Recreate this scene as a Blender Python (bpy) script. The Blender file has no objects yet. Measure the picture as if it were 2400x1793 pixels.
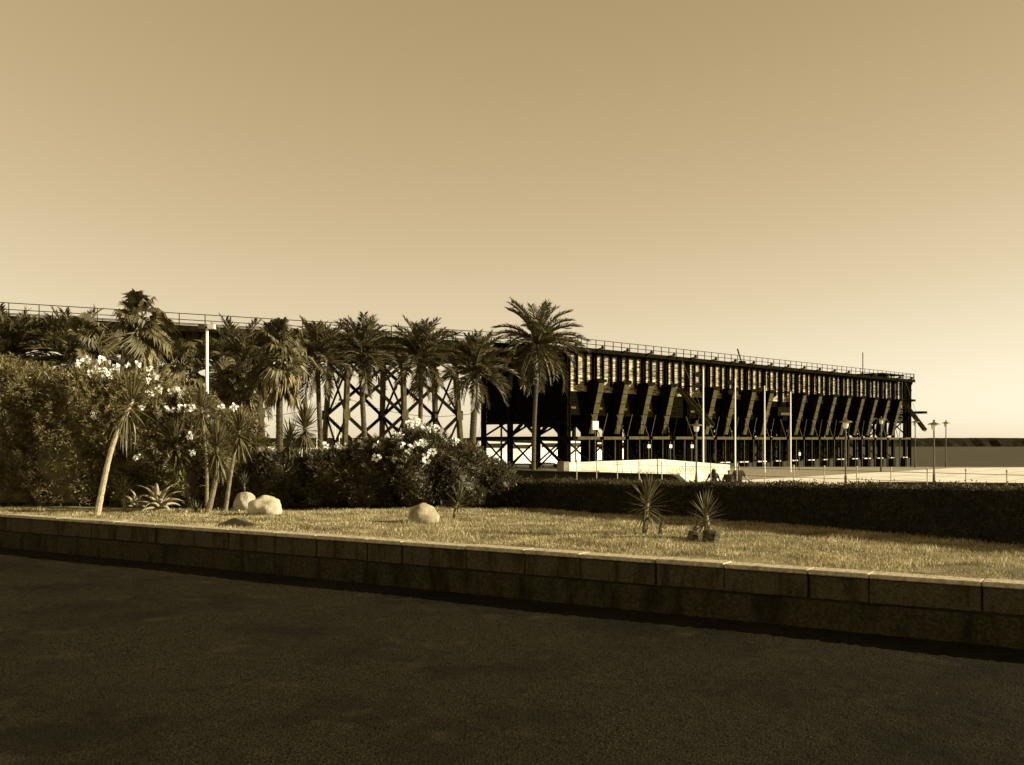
import bpy, bmesh, math, random
import numpy as np
from mathutils import Vector, Matrix, noise
R = math.radians
random.seed(7); rng = np.random.default_rng(7)
scene = bpy.context.scene
C = scene.collection

# ------------------------------------------------------------------ camera, sky, sun, exposure
CAM_H = 3.0
F = 2400.0                      # focal length in photo pixels (photo is 2400 wide)
cam = bpy.data.cameras.new('camera'); camo = bpy.data.objects.new('camera', cam); C.objects.link(camo)
camo.location = (0, 0, CAM_H); camo.rotation_euler = (R(90), 0, 0)
cam.sensor_width = 36; cam.lens = 36.0; cam.shift_x = 0
cam.shift_y = (1030 - 896.5) / 2400.0
cam.clip_end = 20000; cam.clip_start = 0.1
scene.camera = camo

SUN_EL, SUN_AZ = R(19.5), R(-7.0)          # azimuth measured from +X towards +Y
sun_dir = Vector((math.cos(SUN_EL) * math.cos(SUN_AZ), math.cos(SUN_EL) * math.sin(SUN_AZ), math.sin(SUN_EL)))
world = bpy.data.worlds.new('World'); scene.world = world; world.use_nodes = True
nt = world.node_tree; nt.nodes.clear()
wo = nt.nodes.new('ShaderNodeOutputWorld'); bg = nt.nodes.new('ShaderNodeBackground')
sky = nt.nodes.new('ShaderNodeTexSky'); sky.sky_type = 'NISHITA'; sky.sun_disc = False
sky.sun_elevation = SUN_EL; sky.sun_rotation = SUN_AZ - R(90)
sky.air_density = 1.0; sky.dust_density = 0.3; sky.ozone_density = 1.0
SKY_S = 0.1
bw = nt.nodes.new('ShaderNodeRGBToBW'); nt.links.new(sky.outputs[0], bw.inputs[0])
pw_ = nt.nodes.new('ShaderNodeMath'); pw_.operation = 'POWER'; pw_.inputs[1].default_value = .68; nt.links.new(bw.outputs[0], pw_.inputs[0])
sc_ = nt.nodes.new('ShaderNodeMath'); sc_.operation = 'MULTIPLY'; sc_.inputs[1].default_value = 1.22; nt.links.new(pw_.outputs[0], sc_.inputs[0])
mr = nt.nodes.new('ShaderNodeMapRange'); mr.inputs['From Min'].default_value = 1.45; mr.inputs['From Max'].default_value = 4.1
nt.links.new(pw_.outputs[0], mr.inputs['Value'])
tint = nt.nodes.new('ShaderNodeMix'); tint.data_type = 'RGBA'
tint.inputs['A'].default_value = (1, .72, .35, 1); tint.inputs['B'].default_value = (1, .94, .74, 1)
nt.links.new(mr.outputs[0], tint.inputs['Factor'])
vm = nt.nodes.new('ShaderNodeVectorMath'); vm.operation = 'SCALE'
nt.links.new(tint.outputs['Result'], vm.inputs[0]); nt.links.new(sc_.outputs[0], vm.inputs['Scale'])
nt.links.new(vm.outputs[0], bg.inputs[0]); bg.inputs[1].default_value = SKY_S
nt.links.new(bg.outputs[0], wo.inputs[0])

sl = bpy.data.lights.new('sun', 'SUN'); sl.energy = 5.0; sl.angle = R(0.5); sl.color = (1, .91, .70)
so = bpy.data.objects.new('sun', sl); C.objects.link(so); so.location = (30, 0, 40)
so.rotation_euler = sun_dir.to_track_quat('Z', 'Y').to_euler()
vs = scene.view_settings
vs.view_transform = 'Standard'; vs.look = 'None'; vs.gamma = 1; vs.use_curve_mapping = False; vs.exposure = 1.25

# ------------------------------------------------------------------ helpers
def P(px, py, Y):                 # photo pixel at depth Y -> world
    return Vector(((px - 1200) / F * Y, Y, CAM_H - (py - 1030) / F * Y))
def G(px, py, z):                 # photo pixel on the level z -> world
    Y = (CAM_H - z) * F / (py - 1030)
    return Vector(((px - 1200) / F * Y, Y, z))

def principled(name):
    m = bpy.data.materials.new(name); m.use_nodes = True
    return m, m.node_tree, m.node_tree.nodes['Principled BSDF']
def mat(name, c1, c2=None, scale=3.0, rough=.8, bump=0.0, bscale=None, stretch=(1, 1, 1), translucent=0, detail=6, spec=.2, metallic=0, contrast=(.35, .65), rand=0.0):
    m, t, b = principled(name)
    b.inputs['Roughness'].default_value = rough
    b.inputs['Specular IOR Level'].default_value = spec
    b.inputs['Metallic'].default_value = metallic
    c2 = c2 or c1
    tc = t.nodes.new('ShaderNodeNewGeometry'); mp = t.nodes.new('ShaderNodeMapping')
    mp.inputs['Scale'].default_value = stretch
    t.links.new(tc.outputs['Position'], mp.inputs['Vector'])
    n = t.nodes.new('ShaderNodeTexNoise'); n.inputs['Scale'].default_value = scale; n.inputs['Detail'].default_value = detail
    t.links.new(mp.outputs[0], n.inputs['Vector'])
    r = t.nodes.new('ShaderNodeMapRange'); r.inputs['From Min'].default_value = contrast[0]; r.inputs['From Max'].default_value = contrast[1]
    t.links.new(n.outputs[0], r.inputs['Value'])
    mx = t.nodes.new('ShaderNodeMix'); mx.data_type = 'RGBA'
    mx.inputs['A'].default_value = (*c1, 1); mx.inputs['B'].default_value = (*c2, 1)
    t.links.new(r.outputs[0], mx.inputs['Factor'])
    col = mx.outputs['Result']
    if rand:
        g = t.nodes.new('ShaderNodeNewGeometry')
        rr = t.nodes.new('ShaderNodeMapRange'); rr.inputs['To Min'].default_value = 1 - rand; rr.inputs['To Max'].default_value = 1 + rand
        t.links.new(g.outputs['Random Per Island'], rr.inputs['Value'])
        v = t.nodes.new('ShaderNodeVectorMath'); v.operation = 'SCALE'
        t.links.new(col, v.inputs[0]); t.links.new(rr.outputs[0], v.inputs['Scale']); col = v.outputs[0]
    t.links.new(col, b.inputs['Base Color'])
    if bump:
        n2 = t.nodes.new('ShaderNodeTexNoise'); n2.inputs['Scale'].default_value = bscale or scale * 6; n2.inputs['Detail'].default_value = 8
        t.links.new(mp.outputs[0], n2.inputs['Vector'])
        bp = t.nodes.new('ShaderNodeBump'); bp.inputs['Strength'].default_value = bump; bp.inputs['Distance'].default_value = .03
        t.links.new(n2.outputs[0], bp.inputs['Height']); t.links.new(bp.outputs[0], b.inputs['Normal'])
    if translucent:
        tr = t.nodes.new('ShaderNodeBsdfTranslucent'); ms = t.nodes.new('ShaderNodeMixShader'); ms.inputs[0].default_value = translucent
        t.links.new(col, tr.inputs[0]); t.links.new(b.outputs[0], ms.inputs[1]); t.links.new(tr.outputs[0], ms.inputs[2])
        t.links.new(ms.outputs[0], t.nodes['Material Output'].inputs['Surface'])
    return m

M = {}
M['asphalt'] = mat('asphalt', (.004, .0033, .0013), (.023, .0188, .0075), 30, .95, 1.0, 40, detail=5, spec=.05)
def overlay(m, kind, col, **kw):
    t = m.node_tree; b = t.nodes['Principled BSDF']; src = b.inputs['Base Color'].links[0].from_socket
    geo = t.nodes.new('ShaderNodeNewGeometry'); mp = t.nodes.new('ShaderNodeMapping'); mp.inputs['Rotation'].default_value = (0, 0, kw.get('rot', 0)); t.links.new(geo.outputs['Position'], mp.inputs['Vector'])
    mx = t.nodes.new('ShaderNodeMix'); mx.data_type = 'RGBA'; mx.inputs['B'].default_value = (*col, 1); t.links.new(src, mx.inputs['A'])
    if kind == 'joints':
        br = t.nodes.new('ShaderNodeTexBrick'); br.offset = kw.get('offset', .5); br.inputs['Scale'].default_value = 1
        br.inputs['Brick Width'].default_value = kw['w']; br.inputs['Row Height'].default_value = kw['h']; br.inputs['Mortar Size'].default_value = kw['mortar']; br.inputs['Mortar Smooth'].default_value = .2
        t.links.new(mp.outputs[0], br.inputs['Vector']); f = br.outputs['Fac']
    elif kind == 'cracks':
        n = t.nodes.new('ShaderNodeTexNoise'); n.inputs['Scale'].default_value = 1.5; n.inputs['Detail'].default_value = 6; t.links.new(mp.outputs[0], n.inputs['Vector'])
        ad = t.nodes.new('ShaderNodeMix'); ad.data_type = 'VECTOR'; ad.inputs['Factor'].default_value = .12; t.links.new(mp.outputs[0], ad.inputs['A']); t.links.new(n.outputs['Color'], ad.inputs['B'])
        vo = t.nodes.new('ShaderNodeTexVoronoi'); vo.feature = 'DISTANCE_TO_EDGE'; vo.inputs['Scale'].default_value = kw['s']; t.links.new(ad.outputs['Result'], vo.inputs['Vector'])
        r = t.nodes.new('ShaderNodeMapRange'); r.inputs['From Min'].default_value = 0; r.inputs['From Max'].default_value = kw['w']; r.inputs['To Min'].default_value = 1; r.inputs['To Max'].default_value = 0
        t.links.new(vo.outputs['Distance'], r.inputs['Value'])
        nm = t.nodes.new('ShaderNodeTexNoise'); nm.inputs['Scale'].default_value = .9; nm.inputs['Detail'].default_value = 3; t.links.new(mp.outputs[0], nm.inputs['Vector'])
        rm = t.nodes.new('ShaderNodeMapRange'); rm.inputs['From Min'].default_value = .48; rm.inputs['From Max'].default_value = .58; rm.inputs['To Max'].default_value = kw.get('amt', .8); t.links.new(nm.outputs[0], rm.inputs['Value'])
        mu = t.nodes.new('ShaderNodeMath'); mu.operation = 'MULTIPLY'; t.links.new(r.outputs[0], mu.inputs[0]); t.links.new(rm.outputs[0], mu.inputs[1]); f = mu.outputs[0]
    else:
        n = t.nodes.new('ShaderNodeTexNoise'); n.inputs['Scale'].default_value = kw['s']; n.inputs['Detail'].default_value = kw.get('detail', 4); n.inputs['Roughness'].default_value = .65; mp.inputs['Scale'].default_value = kw.get('stretch', (1, 1, 1)); t.links.new(mp.outputs[0], n.inputs['Vector'])
        r = t.nodes.new('ShaderNodeMapRange'); r.inputs['From Min'].default_value = kw['lo']; r.inputs['From Max'].default_value = kw['hi']; r.inputs['To Max'].default_value = kw.get('amt', 1); t.links.new(n.outputs[0], r.inputs['Value']); f = r.outputs[0]
    t.links.new(f, mx.inputs['Factor']); t.links.new(mx.outputs['Result'], b.inputs['Base Color'])
overlay(M['asphalt'], 'stain', (.006, .005, .002), s=.35, lo=.48, hi=.62, amt=.75)
overlay(M['asphalt'], 'stain', (.032, .026, .011), s=.9, lo=.58, hi=.70, amt=.5)
overlay(M['asphalt'], 'cracks', (.003, .0025, .001), s=.55, w=.007, amt=.6)
M['ground'] = mat('ground', (.16, .135, .08), (.22, .19, .12), 1.2, .9, .3, 30)
M['paving'] = mat('paving', (.19, .158, .092), (.25, .21, .13), .5, .9, .3, 20)
M['white_paving'] = mat('white_paving', (.52, .48, .36), (.66, .62, .50), .35, .85, .2, 12)
overlay(M['paving'], 'joints', (.10, .083, .048), w=2.0, h=1.0, mortar=.03, rot=.6)
overlay(M['paving'], 'stain', (.20, .165, .10), s=.12, lo=.5, hi=.65, amt=.6)
overlay(M['white_paving'], 'joints', (.22, .185, .12), w=3.0, h=3.0, mortar=.05, rot=.6, offset=0)
overlay(M['white_paving'], 'stain', (.42, .37, .26), s=.15, lo=.52, hi=.66, amt=.6)
M['soil'] = mat('soil', (.05, .042, .022), (.10, .08, .045), 2, .95, .6, 25)
M['lawn'] = mat('lawn', (.10, .085, .035), (.22, .18, .08), 1.3, .95, .8, 30)
M['grass'] = mat('grass', (.165, .137, .062), (.44, .37, .20), 1.1, .8, translucent=.25, rand=.45)
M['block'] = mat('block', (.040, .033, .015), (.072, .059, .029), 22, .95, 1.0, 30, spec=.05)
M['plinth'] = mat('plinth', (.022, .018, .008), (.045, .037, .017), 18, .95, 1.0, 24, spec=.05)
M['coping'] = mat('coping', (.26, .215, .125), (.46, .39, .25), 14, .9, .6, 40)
M['concrete'] = mat('concrete', (.10, .085, .048), (.18, .15, .09), 2, .9, .5, 25)
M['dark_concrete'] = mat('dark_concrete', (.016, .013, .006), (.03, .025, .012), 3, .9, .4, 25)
M['hedge'] = mat('hedge', (.026, .021, .0065), (.062, .051, .018), 3, .6, translucent=.35, rand=.4)
M['hedge_shade'] = mat('hedge_shade', (.010, .008, .004), (.02, .016, .008), 6, .9)  # near-black, the shade inside the hedge put into the colour
M['oleander'] = mat('oleander', (.075, .061, .020), (.20, .163, .062), 1.5, .5, translucent=.22, rand=.5, spec=.35)  # lighter leaf colour, sunlight on the left bushes put in
M['oleander_shaded'] = mat('oleander_shaded', (.030, .0245, .008), (.085, .069, .025), 1.8, .5, translucent=.2, rand=.5, spec=.35)  # darker copy of oleander, shade of the middle bushes put into the colour
M['flower'] = mat('flower', (.80, .77, .66), (.9, .88, .80), 9, .7, translucent=.2)
M['yucca'] = mat('yucca', (.050, .041, .015), (.115, .095, .038), 4, .5, rand=.3, spec=.4, translucent=.1)
M['pale_trunk'] = mat('pale_trunk', (.26, .215, .12), (.42, .355, .22), 14, .9, .8, 30, stretch=(1, 1, 2.5))
M['yucca_trunk'] = mat('yucca_trunk', (.09, .074, .036), (.22, .183, .10), 14, .9, .8, 30, stretch=(1, 1, 2.5))
M['agave'] = mat('agave', (.20, .17, .095), (.30, .258, .15), 4, .6, .1, 30)
M['palm'] = mat('palm', (.038, .031, .010), (.105, .086, .032), 1.5, .5, rand=.4, translucent=.2, spec=.4)
M['fan_palm'] = mat('fan_palm', (.055, .045, .015), (.135, .11, .042), 1.5, .55, rand=.35, translucent=.2, spec=.35)
M['dead_frond'] = mat('dead_frond', (.10, .08, .036), (.30, .245, .13), 2.5, .85, rand=.4, translucent=.15)
M['palm_trunk'] = mat('palm_trunk', (.028, .0225, .010), (.10, .081, .041), 9, .95, 1.0, 16, stretch=(1, 1, 2.2))
M['stem'] = mat('stem', (.10, .083, .045), (.2, .165, .095), 8, .9, .5, 30)
M['boulder'] = mat('boulder', (.25, .21, .13), (.44, .385, .27), 3.5, .85, .7, 14)
M['tan_boulder'] = mat('tan_boulder', (.17, .14, .08), (.33, .28, .175), 4, .85, .7, 14)
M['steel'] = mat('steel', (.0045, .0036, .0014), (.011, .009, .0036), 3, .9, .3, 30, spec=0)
M['rust_steel'] = mat('rust_steel', (.042, .034, .0105), (.075, .061, .021), 2.2, .8, .4, 25, spec=.06)
M['grey_steel'] = mat('grey_steel', (.042, .0345, .0135), (.075, .062, .026), 2.2, .8, .3, 25, spec=.06)
M['plank'] = mat('plank', (.045, .037, .017), (.46, .385, .23), 1.1, .9, .6, 30, stretch=(1, 1, 7), contrast=(.38, .62), rand=.35)
M['shaded_plank'] = mat('shaded_plank', (.003, .0024, .001), (.007, .0057, .0024), 1.1, .9, .6, 30, stretch=(1, 1, 7), spec=0)  # dark copy of plank, shade of end face and skirt put into colour
M['dark_metal'] = mat('dark_metal', (.018, .015, .008), (.03, .025, .014), 5, .5)
M['white_paint'] = mat('white_paint', (.74, .69, .56), (.82, .78, .66), 4, .6)
M['white_wall'] = mat('white_wall', (.42, .375, .265), (.60, .55, .42), 1.4, .9, .2, 20)
M['fence_paint'] = mat('fence_paint', (.34, .30, .20), (.46, .41, .29), 4, .7)
M['grey_paint'] = mat('grey_paint', (.06, .05, .026), (.09, .075, .04), 5, .6)
M['glass'] = mat('glass', (.55, .50, .38), (.62, .56, .42), 5, .15, spec=.6)
M['graffiti'] = mat('graffiti', (.30, .26, .17), (.42, .36, .24), 5, .8)
M['water'] = mat('water', (.022, .018, .007), (.045, .037, .015), .25, .6, 1.0, .8, stretch=(.4, 1, 1), spec=.10)
M['rock'] = mat('rock', (.008, .0066, .003), (.02, .0165, .008), .3, .95, .5, 1.0, spec=.02)
M['hull'] = mat('hull', (.74, .70, .60), (.82, .78, .68), 2, .3)
M['cable'] = mat('cable', (.05, .042, .022), None, 5, .6)
M['skin'] = mat('skin', (.20, .15, .075), (.25, .19, .10), 5, .6)
M['hair'] = mat('hair', (.010, .008, .004), (.02, .016, .008), 20, .5)
M['dark_cloth'] = mat('dark_cloth', (.014, .011, .006), (.024, .02, .01), 8, .9)
M['brown_cloth'] = mat('brown_cloth', (.03, .024, .009), (.045, .036, .014), 8, .9)
M['pale_cloth'] = mat('pale_cloth', (.55, .5, .38), (.66, .6, .47), 8, .9)

def tag(o, label=None, cat=None, group=None, kind=None):
    if label: o['label'] = label
    if cat: o['category'] = cat
    if group: o['group'] = group
    if kind: o['kind'] = kind
    return o
def thing(name, label, cat, loc=(0, 0, 0), rotz=0, group=None):
    o = bpy.data.objects.new(name, None); C.objects.link(o); o.empty_display_size = .3
    o.location = loc; o.rotation_euler = (0, 0, rotz)
    return tag(o, label, cat, group)
def inst(name, me, parent=None, loc=(0, 0, 0), rot=(0, 0, 0), sc=(1, 1, 1)):
    o = bpy.data.objects.new(name, me); C.objects.link(o)
    o.parent = parent; o.location = loc; o.rotation_euler = rot
    o.scale = (sc, sc, sc) if isinstance(sc, (int, float)) else sc
    return o

class MB:
    """collects boxes, bars, tubes; coordinates are local to the parent (off = parent origin when points are world ones)"""
    def __init__(s, off=(0, 0, 0)):
        s.v = []; s.f = []; s.off = Vector(off)
    def add(s, vs, fs):
        b = len(s.v); s.v += [tuple(Vector(v) - s.off) for v in vs]; s.f += [tuple(b + i for i in f) for f in fs]; return s
    def box(s, x0, x1, y0, y1, z0, z1):
        return s.add([(x0, y0, z0), (x1, y0, z0), (x1, y1, z0), (x0, y1, z0), (x0, y0, z1), (x1, y0, z1), (x1, y1, z1), (x0, y1, z1)],
                     [(3, 2, 1, 0), (4, 5, 6, 7), (0, 1, 5, 4), (1, 2, 6, 5), (2, 3, 7, 6), (3, 0, 4, 7)])
    def bar(s, a, b, w, h=None, up=(0, 0, 1)):
        a = Vector(a); b = Vector(b); h = h or w
        d = (b - a).normalized(); u = Vector(up)
        if abs(d.dot(u)) > .98: u = Vector((0, 1, 0))
        x = d.cross(u).normalized() * w / 2; y = d.cross(x).normalized() * h / 2
        vs = [a - x - y, a + x - y, a + x + y, a - x + y, b - x - y, b + x - y, b + x + y, b - x + y]
        return s.add(vs, [(0, 1, 2, 3), (7, 6, 5, 4), (0, 4, 5, 1), (1, 5, 6, 2), (2, 6, 7, 3), (3, 7, 4, 0)])
    def tube(s, pts, rad, n=8, cap=True):
        pts = [Vector(p) for p in pts]
        if isinstance(rad, (int, float)): rad = [rad] * len(pts)
        vs = []; fs = []
        ref = None
        for i, p in enumerate(pts):
            d = (pts[min(i + 1, len(pts) - 1)] - pts[max(i - 1, 0)]).normalized()
            if ref is None: ref = Vector((1, 0, 0)) if abs(d.x) < .8 else Vector((0, 1, 0))
            x = (ref - d * ref.dot(d)).normalized(); y = d.cross(x); ref = x
            for k in range(n):
                a = 2 * math.pi * k / n
                vs.append(p + (x * math.cos(a) + y * math.sin(a)) * rad[i])
        for i in range(len(pts) - 1):
            for k in range(n):
                fs.append((i * n + k, i * n + (k + 1) % n, (i + 1) * n + (k + 1) % n, (i + 1) * n + k))
        if cap:
            fs.append(tuple(reversed(range(n)))); fs.append(tuple((len(pts) - 1) * n + k for k in range(n)))
        return s.add(vs, fs)
    def prism(s, poly, a, b):       # poly: list of points (3D), extruded by vector b-a
        d = Vector(b) - Vector(a); n = len(poly)
        vs = [Vector(p) for p in poly] + [Vector(p) + d for p in poly]
        fs = [tuple(range(n)), tuple(reversed(range(n, 2 * n)))] + [(i, n + i, n + (i + 1) % n, (i + 1) % n) for i in range(n)]
        return s.add(vs, fs)
    def mesh(s, name, m, smooth=False):
        me = bpy.data.meshes.new(name); me.from_pydata(s.v, [], s.f); me.materials.append(M[m] if isinstance(m, str) else m)
        bm = bmesh.new(); bm.from_mesh(me); bmesh.ops.recalc_face_normals(bm, faces=bm.faces); bm.to_mesh(me); bm.free()
        if smooth: me.polygons.foreach_set('use_smooth', [True] * len(me.polygons))
        me.update(); return me
    def build(s, name, m, parent=None, smooth=False):
        return inst(name, s.mesh(name, m, smooth), parent)

def np_mesh(name, verts, faces, m, smooth=False):
    """verts (N,3) array, faces (K,q) array of equal-sided polygons"""
    verts = np.asarray(verts, np.float32); faces = np.asarray(faces, np.int32)
    me = bpy.data.meshes.new(name); q = faces.shape[1]
    me.vertices.add(len(verts)); me.vertices.foreach_set('co', verts.ravel())
    me.loops.add(faces.size); me.loops.foreach_set('vertex_index', faces.ravel())
    me.polygons.add(len(faces)); me.polygons.foreach_set('loop_start', np.arange(0, faces.size, q, dtype=np.int32))
    me.update(calc_edges=True); me.materials.append(M[m])
    if smooth: me.polygons.foreach_set('use_smooth', np.ones(len(faces), bool))
    return me
def unit(a): return a / np.maximum(np.linalg.norm(a, axis=-1, keepdims=True), 1e-9)
def leaf_quads(pos, d, L, W, droop=0.0):
    """rhombic leaves: base, side, tip, side -> verts, faces"""
    n = len(pos); L = np.broadcast_to(L, n)[:, None]; W = np.broadcast_to(W, n)[:, None]
    side = unit(np.cross(d, rng.normal(size=(n, 3))))
    mid = pos + d * L * .5; tip = pos + d * L; tip = tip - np.array([0, 0, 1]) * L * droop
    v = np.stack([pos, mid - side * W / 2, tip, mid + side * W / 2], 1).reshape(-1, 3)
    f = np.arange(4 * n).reshape(n, 4)
    return v, f

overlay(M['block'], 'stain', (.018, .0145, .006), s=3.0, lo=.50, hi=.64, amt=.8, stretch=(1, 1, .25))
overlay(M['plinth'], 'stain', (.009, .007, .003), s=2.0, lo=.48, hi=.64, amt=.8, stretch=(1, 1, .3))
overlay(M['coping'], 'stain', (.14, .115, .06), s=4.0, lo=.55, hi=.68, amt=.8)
overlay(M['white_wall'], 'stain', (.30, .25, .16), s=1.2, lo=.54, hi=.70, amt=.7, stretch=(1, 1, .4))
overlay(M['boulder'], 'cracks', (.20, .165, .10), s=1.6, w=.02)
overlay(M['tan_boulder'], 'cracks', (.12, .10, .055), s=1.9, w=.02)
overlay(M['lawn'], 'stain', (.05, .041, .018), s=1.2, lo=.5, hi=.65, amt=.7)
# ------------------------------------------------------------------ large structure: ground, road, terrace, lawn, plaza, sea
Z_L = 0.90                                               # lawn level above the plaza
W0 = Vector((-10.8, 26.4, 0)); W1 = Vector((5.74, 15.8, 0))
WU = (W1 - W0).normalized(); WN = Vector((-WU.y, WU.x, 0))          # along the wall (to the right), and back into the garden
def wall_pt(u, v, z=0): p = W0 + WU * u + WN * v; return Vector((p.x, p.y, z))

def sheet(name, pts, z, m):
    me = bpy.data.meshes.new(name); me.from_pydata([(x, y, z) for x, y in pts], [], [tuple(range(len(pts)))]); me.materials.append(M[m])
    if me.polygons[0].normal.z < 0: me.flip_normals()
    return tag(inst(name, me), kind='structure')
sheet('ground', [(-260, -60), (260, -60), (260, 112), (-260, 112)], -.04, 'ground')
tag(MB().box(-260, 260, 112, 112.6, -4, -.01).build('quay', 'concrete'), kind='structure')
sheet('sea', [(-9000, 112.3), (9000, 112.3), (9000, 16000), (-9000, 16000)], -1.1, 'water')
sheet('plaza', [(-120, 46), (160, 38), (160, 111.9), (-120, 111.9)], 0.0, 'paving')
sheet('white_pavement', [(8, 40), (60, 40), (60, 111), (46.8, 108), (15.3, 73.5), (9, 66)], .004, 'white_paving')

# road with a coarse, worn surface in front of the garden wall
nu, nv = 620, 210
uu = np.linspace(-16, 26, nu); vv = np.linspace(-14.5, .05, nv)
U, V = np.meshgrid(uu, vv)
X = W0.x + WU.x * U + WN.x * V; Yg = W0.y + WU.y * U + WN.y * V
Z = rng.random(U.shape) ** 2 * .022 - .006 + .012 * np.sin(U * .9 + 1.3) * np.sin(V * 1.1)
co = np.stack([X, Yg, Z], -1).reshape(-1, 3)
ii = np.arange(nu * nv).reshape(nv, nu)
fc = np.stack([ii[:-1, :-1], ii[:-1, 1:], ii[1:, 1:], ii[1:, :-1]], -1).reshape(-1, 4)
tag(inst('road', np_mesh('road', co, fc, 'asphalt')), kind='structure')

# garden terrace (soil body) and the undulating lawn on it
terr = [wall_pt(-40, .30), wall_pt(40, .30), Vector((40, 9, 0)), Vector((18.5, 28.5, 0)), Vector((14.2, 33.6, 0)), Vector((3.4, 46.5, 0)), Vector((-20, 50, 0)), Vector((-60, 58, 0))]
tb = MB(); tb.prism([(p.x, p.y, -.03) for p in terr], (0, 0, 0), (0, 0, Z_L - .07))
tag(tb.build('garden_terrace', 'soil'), kind='structure')
def lawn_z(x, y):
    return Z_L + .035 * np.sin(x * .55 + .4 * y) * np.sin(y * .5 + 1) + .02 * np.sin(x * 1.7) * np.sin(y * 1.3 + x * .6)
nu, nv = 260, 90
uu = np.linspace(-20, 26, nu); vv = np.linspace(.28, 16.5, nv)
U, V = np.meshgrid(uu, vv)
X = W0.x + WU.x * U + WN.x * V; Yg = W0.y + WU.y * U + WN.y * V
Z = lawn_z(X, Yg) - .03 + rng.random(U.shape) * .015
Z[0, :] -= .12
co = np.stack([X, Yg, Z], -1).reshape(-1, 3)
ii = np.arange(nu * nv).reshape(nv, nu)
fc = np.stack([ii[:-1, :-1], ii[:-1, 1:], ii[1:, 1:], ii[1:, :-1]], -1).reshape(-1, 4)
tag(inst('lawn', np_mesh('lawn', co, fc, 'lawn', True)), kind='structure')

# hedge line in plan
H0 = Vector((-.62, 33.0, 0)); H1 = Vector((9.03, 22.5, 0)); HU = (H1 - H0).normalized(); HN = Vector((-HU.y, HU.x, 0))
# grass blades
NB = 255000
u = rng.uniform(-13, 25.5, NB); v = .34 + rng.random(NB) ** 1.15 * 13; v[:9000] = .40 + rng.normal(0, .05, 9000)
x = W0.x + WU.x * u + WN.x * v; y = W0.y + WU.y * u + WN.y * v
hd = (x - H0.x) * HN.x + (y - H0.y) * HN.y          # distance behind the hedge front
keep = ((hd < .1) | (x < -1.5)) & (y < 31.2 + .0 * x)
x, y = x[keep], y[keep]; n = len(x)
clump = np.sin(x * 2.1 + np.sin(y * 3.1)) * np.sin(y * 2.7 + np.sin(x * 1.7))
patch = np.sin(x * .83 + 1.7 * np.sin(y * .61)) * np.sin(y * 1.07 + 1.3 * np.sin(x * .47)) + .5 * np.sin(x * 2.9 + y * 1.3) * np.sin(y * 3.3 - x)
thin = (patch > .62) & (rng.random(n) < .75)
x, y, clump, patch = x[~thin], y[~thin], clump[~thin], patch[~thin]; n = len(x)
h = (.022 + .05 * rng.random(n) ** 1.6) * (1 + .45 * clump) * np.where(patch < -.6, 1.5, 1.0)
a = rng.uniform(0, 2 * math.pi, n); lean = rng.normal(0, .45, (n, 2)) * h[:, None]
w = rng.uniform(.006, .013, n)
z = lawn_z(x, y) - .035
b0 = np.stack([x - np.cos(a) * w, y - np.sin(a) * w, z], -1); b1 = np.stack([x + np.cos(a) * w, y + np.sin(a) * w, z], -1)
tp = np.stack([x + lean[:, 0], y + lean[:, 1], z + .02 + h], -1)
tag(inst('grass', np_mesh('grass', np.stack([b0, b1, tp], 1).reshape(-1, 3), np.arange(3 * n).reshape(n, 3), 'grass')),
    'short dry grass covering the lawn between wall and hedge', 'grass', kind='stuff')

# garden retaining wall: blocks, coping stones, plinth, each piece its own object
gw = thing('garden_wall', 'low retaining wall of pale stone blocks edging the lawn by the road', 'wall', wall_pt(0, 0))
lens = [1.25, 1.42, .95, 1.6, 1.35, 1.2, 1.5]
u = -12.0; k = 0
while u < 25:
    L = lens[k % 7]; k += 1
    d = random.uniform(-.008, .012)
    mb = MB(gw.location)
    g = .012
    pts = [wall_pt(u + g, d, .46), wall_pt(u + L - g, d, .46), wall_pt(u + L - g, .32, .46), wall_pt(u + g, .32, .46)]
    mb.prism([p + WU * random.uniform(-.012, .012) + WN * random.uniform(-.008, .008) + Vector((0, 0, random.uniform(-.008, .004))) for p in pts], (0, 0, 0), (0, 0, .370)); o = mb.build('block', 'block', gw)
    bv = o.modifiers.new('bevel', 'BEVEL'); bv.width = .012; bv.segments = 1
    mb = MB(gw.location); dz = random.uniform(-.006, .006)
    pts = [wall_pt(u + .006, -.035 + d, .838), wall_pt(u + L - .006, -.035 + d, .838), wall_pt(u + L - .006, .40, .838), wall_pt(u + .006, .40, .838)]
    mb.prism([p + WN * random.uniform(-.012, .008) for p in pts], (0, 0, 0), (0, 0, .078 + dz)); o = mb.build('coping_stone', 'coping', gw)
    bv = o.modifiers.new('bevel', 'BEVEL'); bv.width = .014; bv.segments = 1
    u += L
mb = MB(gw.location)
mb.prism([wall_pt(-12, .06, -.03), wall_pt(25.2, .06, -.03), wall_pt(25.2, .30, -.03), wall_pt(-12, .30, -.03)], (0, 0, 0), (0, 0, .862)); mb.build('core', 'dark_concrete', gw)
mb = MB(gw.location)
mb.prism([wall_pt(-12, -.10, -.02), wall_pt(25.2, -.10, -.02), wall_pt(25.2, .05, -.02), wall_pt(-12, .05, -.02)], (0, 0, 0), (0, 0, .455)); mb.build('plinth', 'plinth', gw)

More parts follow.
